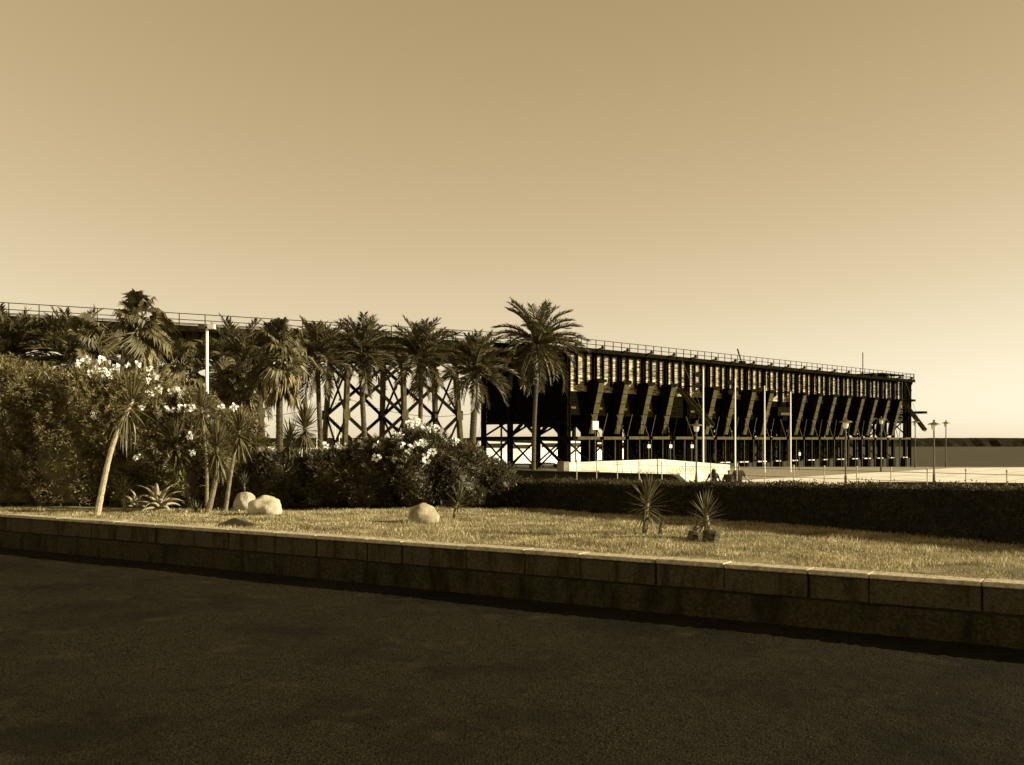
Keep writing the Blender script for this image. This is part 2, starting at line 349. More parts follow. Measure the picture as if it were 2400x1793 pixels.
# breakwater on the horizon
bwm = MB()
pts = []
xs = np.linspace(-500, 1500, 420)
vs_, fs_ = [], []
for i, xx in enumerate(xs):
    t = 3.9 + random.uniform(-.12, .12)
    vs_ += [(xx, 590 + random.uniform(-2, 2), -2), (xx, 597 + random.uniform(-2, 2), t * .55 + random.uniform(-.4, .4)), (xx, 603, t), (xx, 612, t), (xx, 622, -2)]
for i in range(len(xs) - 1):
    for q in range(4): fs_.append((i * 5 + q, i * 5 + 5 + q, i * 5 + 6 + q, i * 5 + 1 + q))
bwm.add(vs_, fs_)
tag(bwm.build('breakwater', 'rock'), 'long dark rubble breakwater across the sea on the horizon', 'breakwater')

# ------------------------------------------------------------------ ore loading pier
TH = math.atan2(.7108, .7034)
pier = thing('ore_loading_pier', 'huge dark iron ore loading pier with a row of leaning chutes', 'pier', (5.9, 100, 0), TH)
NB_ = 19; L_P = 77.4; WID = 11.8
def bx(name, m, x0, x1, y0, y1, z0, z1, parent=None): return MB().box(x0, x1, y0, y1, z0, z1).build(name, m, parent or pier)
# laced main columns, one shared mesh per height
def column_mesh(z0, z1):
    mb = MB()
    for s in (-1, 1): mb.box(s * .2 - .045, s * .2 + .045, -.18, .18, z0, z1)
    z = z0 + .2; k = 0
    while z + .42 < z1:
        sgn = 1 if k % 2 else -1
        mb.bar((-.2 * sgn, -.16, z), (.2 * sgn, -.16, z + .42), .03, .07, up=(0, 1, 0))
        z += .42; k += 1
    return mb
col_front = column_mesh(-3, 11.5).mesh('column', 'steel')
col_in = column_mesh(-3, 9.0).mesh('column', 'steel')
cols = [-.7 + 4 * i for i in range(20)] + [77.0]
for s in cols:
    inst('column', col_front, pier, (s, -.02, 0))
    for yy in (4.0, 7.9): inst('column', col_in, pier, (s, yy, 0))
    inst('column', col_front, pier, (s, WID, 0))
# storage bin walls: boards with real steps
def plank_panel(length, z0, z1, h=.23):
    mb = MB(); z = z0
    while z < z1 - .02:
        d = random.uniform(0, .03); zz = min(z + h, z1)
        mb.box(0, length, -.06 - d, .02, z, zz - .022); z += h
    return mb
panels = [plank_panel(1.30, 7.75, 11.5).mesh('plank_panel', 'plank') for _ in range(4)]
k = 0
for i in range(NB_):
    for j in range(3):
        s = -.7 + 4 * i + 1.3333 * j
        if s + 1.3 > 75.6: continue
        inst('plank_panel', panels[k % 4], pier, (s + .015, .22, 0)); k += 1
    for j in (1, 2):
        s = -.7 + 4 * i + 1.3333 * j
        if s > 76: continue
        mb = MB().box(s - .03, s + .03, -.10, .12, 8.3, 11.5).box(s - .10, s + .10, -.14, -.10, 8.3, 11.5)
        mb.build('post', 'steel', pier)
for s in (75.0, 76.3):
    MB().box(s - .08, s + .08, -.2, .12, 3.3, 11.5).build('post', 'steel', pier)
# end walls and back wall of the bins (near-black planks, shade put into their colour)
mb = MB(); z = 4.7
while z < 11.4:
    mb.box(-.55 - random.uniform(0, .03), -.45, .25, WID - .2, z, z + .21); z += .23
mb.box(-.42, -.38, .25, WID - .2, 4.72, 11.4); mb.build('end_wall', 'shaded_plank', pier)
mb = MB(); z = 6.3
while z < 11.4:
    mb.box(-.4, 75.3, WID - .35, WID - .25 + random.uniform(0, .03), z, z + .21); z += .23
mb.build('back_wall', 'shaded_plank', pier)
for i in range(NB_):
    mb = MB(); z = 5.4; s = -.7 + 4 * i
    while z < 7.7: mb.box(s + .02, s + 3.98, .20, .26 + random.uniform(0, .02), z, z + .20); z += .22
    mb.build('bin_skirt', 'shaded_plank', pier)
    MB().box(s + .05, s + 3.95, 5.85, 5.95, 4.1 + random.uniform(0, .5), 9.2).build('view_block_plate', 'steel', pier)  # added plate, blocks sky glints through the pier so it stays dark
    if i < NB_:
        for yy in (2.0, 6.0, 10.0): MB().box(s + 1.85, s + 2.15, yy - .12, yy + .12, -3, 5.6).build('prop', 'steel', pier)
# hopper floors sloping to both faces
for i in range(NB_):
    s = -.7 + 4 * i
    mb = MB()
    mb.add([(s + .25, .30, 6.3), (s + 3.75, .30, 6.3), (s + 3.75, 5.9, 9.0), (s + .25, 5.9, 9.0), (s + .25, .30, 6.2), (s + 3.75, .30, 6.2), (s + 3.75, 5.9, 8.9), (s + .25, 5.9, 8.9)],
           [(0, 1, 2, 3), (7, 6, 5, 4), (0, 4, 5, 1), (1, 5, 6, 2), (2, 6, 7, 3), (3, 7, 4, 0)])
    mb.add([(s + .25, WID - .4, 6.3), (s + 3.75, WID - .4, 6.3), (s + 3.75, 5.95, 9.0), (s + .25, 5.95, 9.0), (s + .25, WID - .4, 6.2), (s + 3.75, WID - .4, 6.2), (s + 3.75, 5.95, 8.9), (s + .25, 5.95, 8.9)],
           [(3, 2, 1, 0), (4, 5, 6, 7), (1, 5, 4, 0), (2, 6, 5, 1), (3, 7, 6, 2), (0, 4, 7, 3)])
    mb.build('hopper', 'steel', pier)
    # cross bracing between the inner rows
    mb = MB()
    for yy in (4.0, 7.9):
        mb.bar((s + .2, yy, 3.5), (s + 3.8, yy, 6.4), .16); mb.bar((s + 3.8, yy + .18, 3.5), (s + .2, yy + .18, 6.4), .16)
        mb.box(s + .25, s + 3.75, yy - .12, yy + .12, 2.95, 3.25)
    mb.build('inner_brace', 'steel', pier)
    mb = MB()
    mb.bar((s, .2, .4), (s, 3.8, 3.0), .14); mb.bar((s, 7.8, 3.0), (s, 11.6, .4), .14)
    mb.bar((s, .2, 6.2), (s, 3.8, 3.4), .16); mb.bar((s, 7.8, 3.4), (s, 11.6, 6.2), .16); mb.bar((s, 4.2, 3.4), (s, 7.6, 6.2), .16); mb.bar((s + .1, 7.6, 3.4), (s + .1, 4.2, 6.2), .16)
    mb.box(s - .14, s + .14, -.3, 12.1, 3.0, 3.3)
    mb.build('cross_frame', 'steel', pier)
# end-face framing seen at the left
mb = MB()
for a, b in ((.2, 3.8), (4.2, 7.7), (8.1, 11.5)):
    mb.bar((-.75, a, .2), (-.75, b, 2.9), .13); mb.bar((-.75, a, 4.9), (-.75, b, 3.4), .16)
    mb.bar((-.85, b, .2), (-.85, a, 2.9), .13)
mb.box(-1.0, -.6, -1.0, 13.4, 2.95, 3.28)
mb.box(-.95, -.6, -.1, 12.0, 4.55, 4.85)
mb.build('end_frame', 'steel', pier)
mb = MB()
for yy in (-.9, 13.2): mb.box(-.95, -.65, yy - .13, yy + .13, 3.28, 4.1)
mb.build('end_post', 'steel', pier)
# footings, tie beams at the base
foot = MB().box(-.55, .55, -.55, .55, -3, .25).mesh('footing', 'dark_concrete')
for i, s in enumerate(cols[:-1]):
    for yy in (-.02, 4.0, 7.9, WID): inst('footing', foot, pier, (s, yy, random.uniform(-.08, .03)))
for i in range(6, NB_):
    s = -.7 + 4 * i
    bx('tie_beam', 'white_wall', s + 1.0 + random.uniform(0, .5), s + 2.4 + random.uniform(0, .9), -.9, -.7, .30, .42)
# deck, cap beam, brackets
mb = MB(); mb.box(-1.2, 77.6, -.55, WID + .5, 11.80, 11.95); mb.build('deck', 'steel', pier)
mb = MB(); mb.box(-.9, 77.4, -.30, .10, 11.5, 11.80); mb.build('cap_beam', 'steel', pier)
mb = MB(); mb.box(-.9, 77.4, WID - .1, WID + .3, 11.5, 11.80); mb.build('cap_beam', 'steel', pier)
mb = MB(); mb.box(-1.25, 77.65, -.63, -.552, 11.62, 12.02); mb.build('fascia', 'steel', pier)
brk = MB().add([(-.05, -.31, 11.15), (.05, -.31, 11.15), (.05, -.31, 11.6), (-.05, -.31, 11.6), (-.05, -.54, 11.6), (.05, -.54, 11.6)],
               [(0, 1, 2, 3), (0, 4, 5, 1), (0, 3, 4), (1, 5, 2), (3, 2, 5, 4)]).mesh('bracket', 'steel')
for s in cols: inst('bracket', brk, pier, (s, 0, 0))
pul = MB().box(-.06, .06, -.95, -.3, .02, .12).tube([(-.09, -.85, .16), (.09, -.85, .16)], .17, 10).mesh('pulley', 'dark_metal')
for s in cols[:-1]: inst('pulley', pul, pier, (s, -.25, 11.97))
# railings
def railing(name, pts, n, h, m, parent, rails=(1.0, .5)):
    """pts: (start, end) local points at deck level"""
    a, b = Vector(pts[0]), Vector(pts[1])
    mb = MB()
    for r in rails: mb.bar(a + Vector((0, 0, h * r)), b + Vector((0, 0, h * r)), .055)
    rl = mb.build(name, m, parent)
    pm = MB().box(-.03, .03, -.03, .03, 0, h - .03).mesh('railing_post', m)
    for i in range(n + 1): inst('railing_post', pm, rl, tuple(a.lerp(b, i / n)))
    return rl
railing('railing', ((-1.1, -.5, 11.95), (77.5, -.5, 11.95)), 58, .92, 'steel', pier)
railing('railing', ((-1.1, WID + .4, 11.95), (77.5, WID + .4, 11.95)), 29, .92, 'steel', pier)
railing('railing', ((77.5, -.4, 11.95), (77.5, WID + .3, 11.95)), 8, .92, 'steel', pier)

# chutes
def lerp(a, b, t): return a + (b - a) * t
top_n, top_z, bot_n, bot_z, CW = 1.6, 8.6, .25, 3.55, .80
chute_plate = []
for q in range(5):
    t0, t1 = q / 5 + .006, (q + 1) / 5 - .006
    n0, z0, n1, z1 = lerp(bot_n, top_n, t0), lerp(bot_z, top_z, t0), lerp(bot_n, top_n, t1), lerp(bot_z, top_z, t1)
    chute_plate.append(MB().add([(-CW, -n0, z0), (0, -n0, z0), (0, -n1, z1), (-CW, -n1, z1), (-CW, -n0 + .05, z0), (0, -n0 + .05, z0), (0, -n1 + .05, z1), (-CW, -n1 + .05, z1)],
        [(0, 1, 2, 3), (7, 6, 5, 4), (0, 4, 5, 1), (1, 5, 6, 2), (2, 6, 7, 3), (3, 7, 4, 0)]).mesh('chute_plate', 'rust_steel'))
def cheek(mb, s):
    poly = [(s, -bot_n + .055, bot_z), (s, -top_n + .055, top_z), (s, -top_n + .1, 8.78), (s, -.1, 8.78), (s, -.02, 7.6), (s, .1, 6.0), (s, .25, bot_z)]
    mb.prism(poly, (0, 0, 0), (.035, 0, 0))
chm = MB(); cheek(chm, -CW - .0); cheek(chm, -.035)
chm.box(-CW + .05, -.05, .02, .10, bot_z + .1, 7.4)
chute_me = chm.mesh('chute', 'steel')
hood_me = MB().box(-CW - .45, .1, -top_n - .1, -.1, 8.78, 8.86).box(-CW - .45, .1, -top_n - .16, -top_n - .1, 8.62, 8.95).mesh('hood', 'steel')
beam_me = MB().box(-3.5, -.15, -1.12, -1.0, 3.0, 3.30).mesh('walkway_beam', 'rust_steel')
walk_me = MB().box(-3.5, -.15, -.995, -.25, 3.16, 3.24).mesh('walkway', 'steel')
prop_me = MB().box(-.045, .045, -1.08, -.99, -2, 2.98).mesh('walkway_prop', 'rust_steel')
rod_me = MB().bar((-1.35, -.75, 5.5), (-.2, -.85, 3.35), .07).bar((1.15, -.75, 5.6), (.2, -.85, 3.35), .07).mesh('stay_rod', 'grey_steel')
stub_me = MB().box(.05, .75, -.42, -.3, 6.0, 6.2).mesh('stub_beam', 'rust_steel')
def lowered_chute(s, n1, z1):
    mb = MB(); a = Vector((s - CW / 2, -.3, 8.35)); b = Vector((s - CW / 2, -n1, z1))
    mb.bar(a, b, CW, .06)
    ch = mb.build('chute', 'rust_steel', pier)
    for sd in (-1, 1):
        o = Vector((sd * (CW / 2 + .02), 0, .17)); MB().bar(a + o, b + o, .04, .42).build('chute_side', 'rust_steel', ch)
    MB().bar(lerp(a, b, .75) + Vector((0, 0, .3)), (s - CW / 2, -.45, 11.9), .03).build('hoist_cable', 'cable', ch)
for i in range(NB_):
    s = 3 + 4 * i
    c = s - 3.7
    inst('walkway_beam', beam_me, pier, (s, 0, random.uniform(-.02, .02))); inst('walkway', walk_me, pier, (s, 0, 0))
    inst('walkway_prop', prop_me, pier, (c, 0, 0)); inst('walkway_prop', prop_me, pier, (c + 2.0, 0, 0))
    if i: inst('stay_rod', rod_me, pier, (c, 0, 0))
    if i not in (4, 9, 18):
        ch = inst('chute', chute_me, pier, (s, 0, 0))
        for q in range(5): inst('chute_plate', chute_plate[q], ch, (random.uniform(-.01, .01), 0, 0))
    if i == 4: lowered_chute(17.9, 4.4, 4.3)
    elif i == 18: lowered_chute(74.7, 3.5, 4.2)
    inst('hood', hood_me, pier, (s, 0, 0)); inst('stub_beam', stub_me, pier, (c, 0, 0))
bx('hatch_door', 'rust_steel', 37.2, 39.6, -1.3, -1.2, 6.0, 6.3)
bx('hatch_box', 'steel', 36.6, 39.8, -1.2, -.2, 5.9, 7.0)
# far end: frame, boom, hut, mast, lever
mb = MB()
mb.box(77.0, 77.25, -.25, WID + .2, 8.6, 8.9).box(77.0, 77.25, -.25, WID + .2, 6.6, 6.85).box(77.05, 77.25, -.25, WID, 10.3, 10.5)
for a, b in ((.2, 3.8), (4.2, 7.7), (8.1, 11.5)):
    mb.bar((77.1, a, 3.3), (77.1, b, 6.6), .16); mb.bar((77.15, b, 3.3), (77.15, a, 6.6), .16)
mb.build('end_frame', 'steel', pier)
mb = MB().box(75.5, 77.0, -2.7, -.3, 6.85, 7.2); mb.build('boom', 'steel', pier)
mb = MB(); mb.box(68.5, 75.8, .3, 4.5, 12.55, 12.72)
for s in (68.7, 72, 75.6):
    for yy in (.5, 4.3): mb.box(s - .06, s + .06, yy - .06, yy + .06, 11.95, 12.55)
mb.build('winch_platform', 'steel', pier)
MB().tube([(65.8, 2, 11.95), (65.8, 2, 15.6)], .06, 6).build('mast', 'steel', pier)
MB().bar((29.6, -.5, 12.0), (28.6, -.55, 13.6), .12).box(29.3, 30.1, -.75, -.25, 11.96, 12.25).build('lever', 'steel', pier)

# ------------------------------------------------------------------ approach viaduct
VT = math.atan2(.506, .8626)
via = thing('approach_viaduct', 'dark iron railway viaduct with railing running behind the palms to the pier', 'viaduct', (-33.2, 76.4, 0), VT)
T0, T1 = -34.0, 45.0; VW = 6.4
def vbx(name, m, *a): return MB().box(*a).build(name, m, via)
vbx('deck', 'steel', T0, T1, -.1, VW + .1, 11.72, 11.95)
vbx('edge_beam', 'steel', T0, T1, -.28, -.102, 11.52, 11.98)
vbx('edge_beam', 'steel', T0, T1, VW + .102, VW + .28, 11.52, 11.98)
for yy in (1.0, VW - 1.0):
    g = MB().box(T0, T1, yy - .02, yy + .02, 10.55, 11.7).box(T0, T1, yy - .22, yy + .22, 10.42, 10.55).box(T0, T1, yy - .22, yy + .22, 11.6, 11.715).build('girder', 'grey_steel', via)
    st = MB().box(-.03, .03, -.2, -.022, 10.56, 11.59).mesh('stiffener', 'steel')
    if yy < 2:
        t = T0 + .5
        while t < T1: inst('stiffener', st, g, (t, yy, 0)); t += 1.32
brk2 = MB().add([(-.05, .76, 10.9), (.05, .76, 10.9), (.05, .76, 11.5), (-.05, .76, 11.5), (-.05, -.1, 11.5), (.05, -.1, 11.5)],
                [(0, 1, 2, 3), (0, 4, 5, 1), (0, 3, 4), (1, 5, 2), (3, 2, 5, 4)]).mesh('bracket', 'grey_steel')
t = T0 + 1
while t < T1: inst('bracket', brk2, via, (t, 0, 0)); t += 2.64
railing('railing', ((T0, -.2, 11.95), (T1 + 1.2, -.2, 11.95)), 40, .95, 'steel', via, (1.0, .5, .12))
railing('railing', ((T0, VW + .2, 11.95), (T1 - 4, VW + .2, 11.95)), 38, .95, 'steel', via)
sl_ = MB().box(-.12, .12, .7, VW - .7, 11.955, 12.1).mesh('sleeper', 'shaded_plank')
def tower(ts):
    tw = MB().box(ts[0] - .4, ts[2] + .4, .5, 1.5, 9.95, 10.41).box(ts[0] - .4, ts[2] + .4, VW - 1.5, VW - .5, 9.95, 10.41).build('tower', 'steel', via)
    ZT, ZM, ZB = 9.95, 5.2, .35
    bat = {0: -.55, 1: 0, 2: .55}
    def node(i, row, z):
        f = (ZT - z) / (ZT - ZB)
        y = 1.0 - .45 * f if row == 0 else VW - 1.0 + .45 * f
        return Vector((ts[i] + bat[i] * f, y, z))
    for row in (0, 1):
        for i in range(3):
            mb = MB(); a, b = node(i, row, ZB - .6), node(i, row, ZT)
            mb.bar(a, b, .34, .56, up=(0, 1, 0))
            mb.build('leg', 'grey_steel', tw)
            gp = node(i, row, ZM); q = -.30 if row == 0 else .30
            MB().box(gp.x - .30, gp.x + .30, gp.y + q - .015, gp.y + q + .015, ZM - .42, ZM + .42).build('gusset', 'grey_steel', tw)
            MB().box(node(i, row, .3).x - .5, node(i, row, .3).x + .5, node(i, row, .3).y - .5, node(i, row, .3).y + .5, -.1, .32).build('footing', 'concrete', tw)
        for i in range(2):
            for (za, zb) in ((ZM, ZT - .2), (ZB, ZM)):
                o1 = Vector((0, -.11, 0)); o2 = Vector((0, .11, 0))
                MB().bar(node(i, row, za) + o1, node(i + 1, row, zb) + o1, .28, .14, up=(0, 1, 0)).build('brace', 'steel', tw)
                MB().bar(node(i + 1, row, za) + o2, node(i, row, zb) + o2, .28, .14, up=(0, 1, 0)).build('brace', 'steel', tw)
    for i in range(3):
        for (za, zb) in ((ZM, ZT - .2), (ZB, ZM)):
            MB().bar(node(i, 0, za), node(i, 1, zb), .14, .14).build('brace', 'steel', tw)
            MB().bar(node(i, 1, za) + Vector((.15, 0, 0)), node(i, 0, zb) + Vector((.15, 0, 0)), .14, .14).build('brace', 'steel', tw)
    return tw
tower((22.6, 27.8, 33.0)); tower((4.2, 9.4, 14.6)); tower((-16, -10.8, -5.6))

# ------------------------------------------------------------------ palms
def frond_mesh(name, elev, L, leaf=.42, m='palm', bend=1.2, n_leaf=36, seed=0, vee=.5, wid=.035):
    rg = np.random.default_rng(seed)
    N = 22; ts = np.linspace(0, 1, N); pts = [np.zeros(3)]; ang = elev
    for i in range(1, N):
        ang_i = elev - bend * (ts[i] ** 1.5) * math.cos(elev * .6)
        pts.append(pts[-1] + np.array([math.cos(ang_i), 0, math.sin(ang_i)]) * L / (N - 1))
    pts = np.array(pts)
    mb = MB(); mb.tube([tuple(p) for p in pts[::3]] + [tuple(pts[-1])], list(np.linspace(.035, .008, len(pts[::3]) + 1)), 4, False)
    verts = list(mb.v); faces = list(mb.f)
    for i in range(n_leaf):
        t = .14 + .86 * (i + .5) / n_leaf
        p = np.array([np.interp(t, ts, pts[:, k]) for k in range(3)])
        q = np.array([np.interp(min(t + .03, 1), ts, pts[:, k]) for k in range(3)])
        tg = unit((q - p + 1e-9)[None])[0]
        if t > .97: tg = unit((pts[-1] - pts[-3])[None])[0]
        nrm = np.array([-tg[2], 0, tg[0]])
        ll = leaf * (.55 + .9 * math.sin(min(1, t * 1.15) * math.pi * .82)) * rg.uniform(.85, 1.15)
        for sd in (-1, 1):
            d = np.array([0, sd, 0]) * 1.0 + tg * (.55 + .7 * t) + nrm * (vee + rg.normal(0, .18)) + rg.normal(0, .07, 3)
            d = d / np.linalg.norm(d)
            sag = np.array([0, 0, -1.0]) * ll * rg.uniform(.05, .22)
            s = np.cross(d, nrm + rg.normal(0, .5, 3)); s = s / np.linalg.norm(s) * wid / 2
            b = len(verts)
            verts += [tuple(p), tuple(p + d * ll * .45 - s), tuple(p + d * ll + sag), tuple(p + d * ll * .45 + s)]
            faces.append((b, b + 1, b + 2, b + 3))
    me = bpy.data.meshes.new(name); me.from_pydata(verts, [], faces); me.materials.append(M[m]); return me
ELEVS = [82, 66, 50, 34, 16, -4, -28, -52]
def frond_set(L, leaf, bend, m='palm', wid=.035, n_leaf=40):
    return {e: [frond_mesh('frond', R(e), L, leaf, m, bend, n_leaf, seed=int(e * 7 + j + 1000), wid=wid) for j in range(3)] for e in ELEVS}
def trunk_build(root, pts, r0, r1, name='trunk', m='palm_trunk', ring=.035, flare=1.5):
    pts = [Vector(p) for p in pts]
    tot = sum((pts[i + 1] - pts[i]).length for i in range(len(pts) - 1)); n = max(12, min(110, int(tot / .11)))
    path = []; rad = []
    for i in range(n + 1):
        t = i / n; f = t * (len(pts) - 1); k = min(int(f), len(pts) - 2); q = f - k
        p0 = pts[max(k - 1, 0)]; p1 = pts[k]; p2 = pts[k + 1]; p3 = pts[min(k + 2, len(pts) - 1)]
        path.append(.5 * ((2 * p1) + (p2 - p0) * q + (2 * p0 - 5 * p1 + 4 * p2 - p3) * q * q + (3 * p1 - p0 - 3 * p2 + p3) * q ** 3))
        r = lerp(r0, r1, t) * (1 + (flare - 1) * math.exp(-t * tot / .35))
        rad.append(r * (1 + (ring if i % 2 else -ring) + random.uniform(-.03, .03)))
    mb = MB(root.location); mb.tube(path, rad, 10); return mb.build(name, m, root, smooth=False)
def date_palm(label, px, Y, crown_py, R_m, base_z=0.0, lean=0, counts=(4, 7, 8, 8, 8, 7, 6, 3), fr=None, r=.24, dead=4, group='date palms in front of the viaduct'):
    x = (px - 1200) / F * Y; top = CAM_H + (1030 - crown_py) / F * Y
    root = thing('date_palm', label, 'palm tree', (x - lean, Y, base_z), 0, group)
    trunk_build(root, [(x - lean, Y, base_z - .1), (x - lean * .8, Y, base_z + (top - base_z) * .35), (x - lean * .25, Y, base_z + (top - base_z) * .7), (x, Y, top)], r * 1.05, r * .9)
    cx, cz = lean, top - base_z
    # bulge of old leaf bases under the crown
    mb = MB()
    for k in range(34):
        a = random.uniform(0, 2 * math.pi); zz = cz - random.uniform(.05, 1.0); rr = r * 1.0
        p = Vector((cx + math.cos(a) * rr, math.sin(a) * rr, zz)); q = p + Vector((math.cos(a) * .16, math.sin(a) * .16, .28))
        mb.bar(p, q, .12, .05)
    mb.build('leaf_bases', 'palm_trunk', root)
    az = random.uniform(0, 6)
    for e, c in zip(ELEVS, counts):
        for j in range(c):
            az += 2.399963
            me = fr[e][random.randrange(3)]
            s = R_m * random.uniform(.86, 1.1) * (.95 if e > 60 else 1)
            inst('frond', me, root, (cx + math.cos(az) * r * .5, math.sin(az) * r * .5, cz + (e - 20) * .004), (random.uniform(-.15, .15), random.uniform(-.08, .08), az + random.uniform(-.25, .25)), s)
    for j in range(dead):
        az = random.uniform(0, 6.28)
        inst('dead_frond', dead_fr[j % 3], root, (cx + math.cos(az) * r, math.sin(az) * r, cz - .4), (random.uniform(-.2, .2), 0, az), R_m * random.uniform(.6, .95))
    return root
fr_full = frond_set(1.0, .15, 1.2, wid=.022, n_leaf=46)
fr_up = frond_set(1.0, .21, .95, wid=.034, n_leaf=34)
dead_fr = [frond_mesh('dead_frond', R(-62), 1.0, .10, 'dead_frond', .5, 26, seed=50 + j, wid=.016) for j in range(3)]
date_palm('tall feathery date palm standing alone before the pier, largest palm crown', 1259, 95.0, 806, 4.55, 0, .35, (4, 6, 7, 6, 6, 6, 5, 4), fr_full, .20, 4)
date_palm('date palm nearest the left of the tall lone palm, by the pier end', 1114, 76, 868, 2.95, 0, .25, (6, 8, 7, 5, 5, 5, 3, 1), fr_up, .25)
date_palm('date palm before the middle of the viaduct tower bracing', 987, 74, 842, 2.9, 0, .1, (6, 8, 7, 5, 5, 5, 3, 2), fr_up, .17)
date_palm('date palm before the left leg of the braced viaduct tower', 846, 72, 830, 2.65, 0, -.3, (6, 8, 7, 5, 5, 5, 3, 2), fr_up, .19)
date_palm('thin trunked date palm between the shaggy fan palm and the tower', 745, 70, 842, 2.65, 0, -.2, (5, 7, 7, 5, 5, 5, 3, 2), fr_up, .17)
date_palm('date palm behind the pale lamp post, crown under the viaduct deck', 555, 66, 872, 3.2, 0, 0, (4, 7, 8, 8, 7, 6, 6, 4), fr_up, .28)
date_palm('date palm at far left behind the white flowering oleander', 175, 62, 845, 2.9, 0, 0, (4, 7, 8, 8, 7, 6, 6, 4), fr_up, .28)
date_palm('date palm at the left end of the row, beyond the tallest fan palm', 20, 62, 840, 3.0, 0, 0, (4, 7, 8, 8, 7, 6, 6, 4), fr_up, .28)

def fan_mesh(name, elev, m, pet=.50, blade=.66, seed=0, nseg=26, droop=.25, fold=0.0):
    rg = np.random.default_rng(seed); verts = []; faces = []
    d0 = np.array([math.cos(elev), 0, math.sin(elev)]); up = np.array([-math.sin(elev), 0, math.cos(elev)])
    c = d0 * pet - np.array([0, 0, .04])
    mb = MB(); mb.tube([(0, 0, 0), tuple(c * .5 + np.array([0, 0, .02])), tuple(c)], [.022, .017, .013], 4, False)
    verts += list(mb.v); faces += list(mb.f)
    d1 = unit((d0 - np.array([0, 0, .25]))[None])[0]; up1 = np.array([-d1[2], 0, d1[0]])
    for i in range(nseg):
        a = R(-125) + R(250) * (i + .5) / nseg
        d = d1 * math.cos(a) + np.array([0, 1, 0]) * math.sin(a) * (1 - fold) + up1 * (.22 * abs(math.sin(a)) + fold * abs(math.sin(a)) * .5)
        d = d / np.linalg.norm(d); bl = blade * (1 - .25 * abs(a) / 2.2) * rg.uniform(.85, 1.1)
        s = np.cross(d, up1); s = s / (np.linalg.norm(s) + 1e-9)
        w = bl * .062
        mid = c + d * bl * .50; tip = mid + d * bl * .50 * (1 - droop) + np.array([0, 0, -1]) * bl * .75 * droop * rg.uniform(.5, 1.6) + rg.normal(0, .02, 3)
        z = up1 * .012 * (1 if i % 2 else -1)
        b = len(verts)
        verts += [tuple(c), tuple(mid - s * w + z), tuple(mid + s * w - z), tuple(tip)]
        faces += [(b, b + 1, b + 2), (b + 1, b + 3, b + 2)]
    me = bpy.data.meshes.new(name); me.from_pydata(verts, [], faces); me.materials.append(M[m]); return me
fans = {e: [fan_mesh('fan_leaf', R(e), 'fan_palm', seed=e + 200 + j, droop=.35 + .1 * j) for j in range(3)] for e in (80, 58, 36, 14, -10, -35)}
dead_fans = [fan_mesh('dead_leaf', R(e), 'dead_frond', .5, .5, seed=300 + e, droop=.8, fold=.55) for e in (-50, -64, -76)]
def fan_palm(label, px, Y, crown_py, R_m, base_z=0.0, r=.2, skirt=2.0, n_dead=46, dens=1.0, lean=0):
    x = (px - 1200) / F * Y; top = CAM_H + (1030 - crown_py) / F * Y
    root = thing('fan_palm', label, 'palm tree', (x - lean, Y, base_z), 0, 'fan palms behind the oleanders')
    trunk_build(root, [(x - lean, Y, base_z - .1), (x - lean * .6, Y, lerp(base_z, top, .5)), (x, Y, top)], r, r * .9)
    cz = top - base_z; az = 0
    for e, c in zip((80, 58, 36, 14, -10, -35), (3, 5, 6, 6, 6, 5)):
        for j in range(int(c * dens)):
            az += 2.399963
            inst('fan_leaf', fans[e][random.randrange(3)], root, (lean, 0, cz + (e - 30) * .006), (random.uniform(-.9, .9), random.uniform(-.3, .3), az + random.uniform(-.4, .4)), R_m * random.uniform(.8, 1.12))
    for j in range(n_dead):
        az += 2.399963; dz = random.random() * skirt
        inst('dead_leaf', dead_fans[random.randrange(3)], root, (lean + math.cos(az) * r * .8, math.sin(az) * r * .8, cz - .1 - dz), (random.uniform(-.3, .3), random.uniform(-.15, .25), az), R_m * random.uniform(.7, 1.05))
    return root
fan_palm('tallest shaggy fan palm rising above the viaduct railing at left', 335, 42, 755, 1.42, .8, .19, 1.3, 30)
fan_palm('broad fan palm with thick skirt of dead leaves and pale trunk', 655, 47, 828, 1.72, 0, .17, 1.0, 44, 1.15)
fan_palm('low fan palm under the viaduct, just left of the lamp post', 425, 46, 868, 1.35, 0, .2, .8, 26)
fan_palm('fan palm under the viaduct, just right of the lamp post', 545, 49, 905, 1.5, 0, .2, .7, 26)
fan_palm('fan palm low behind the oleanders at the left edge', 205, 47, 800, 1.3, 0, .2, .8, 26)

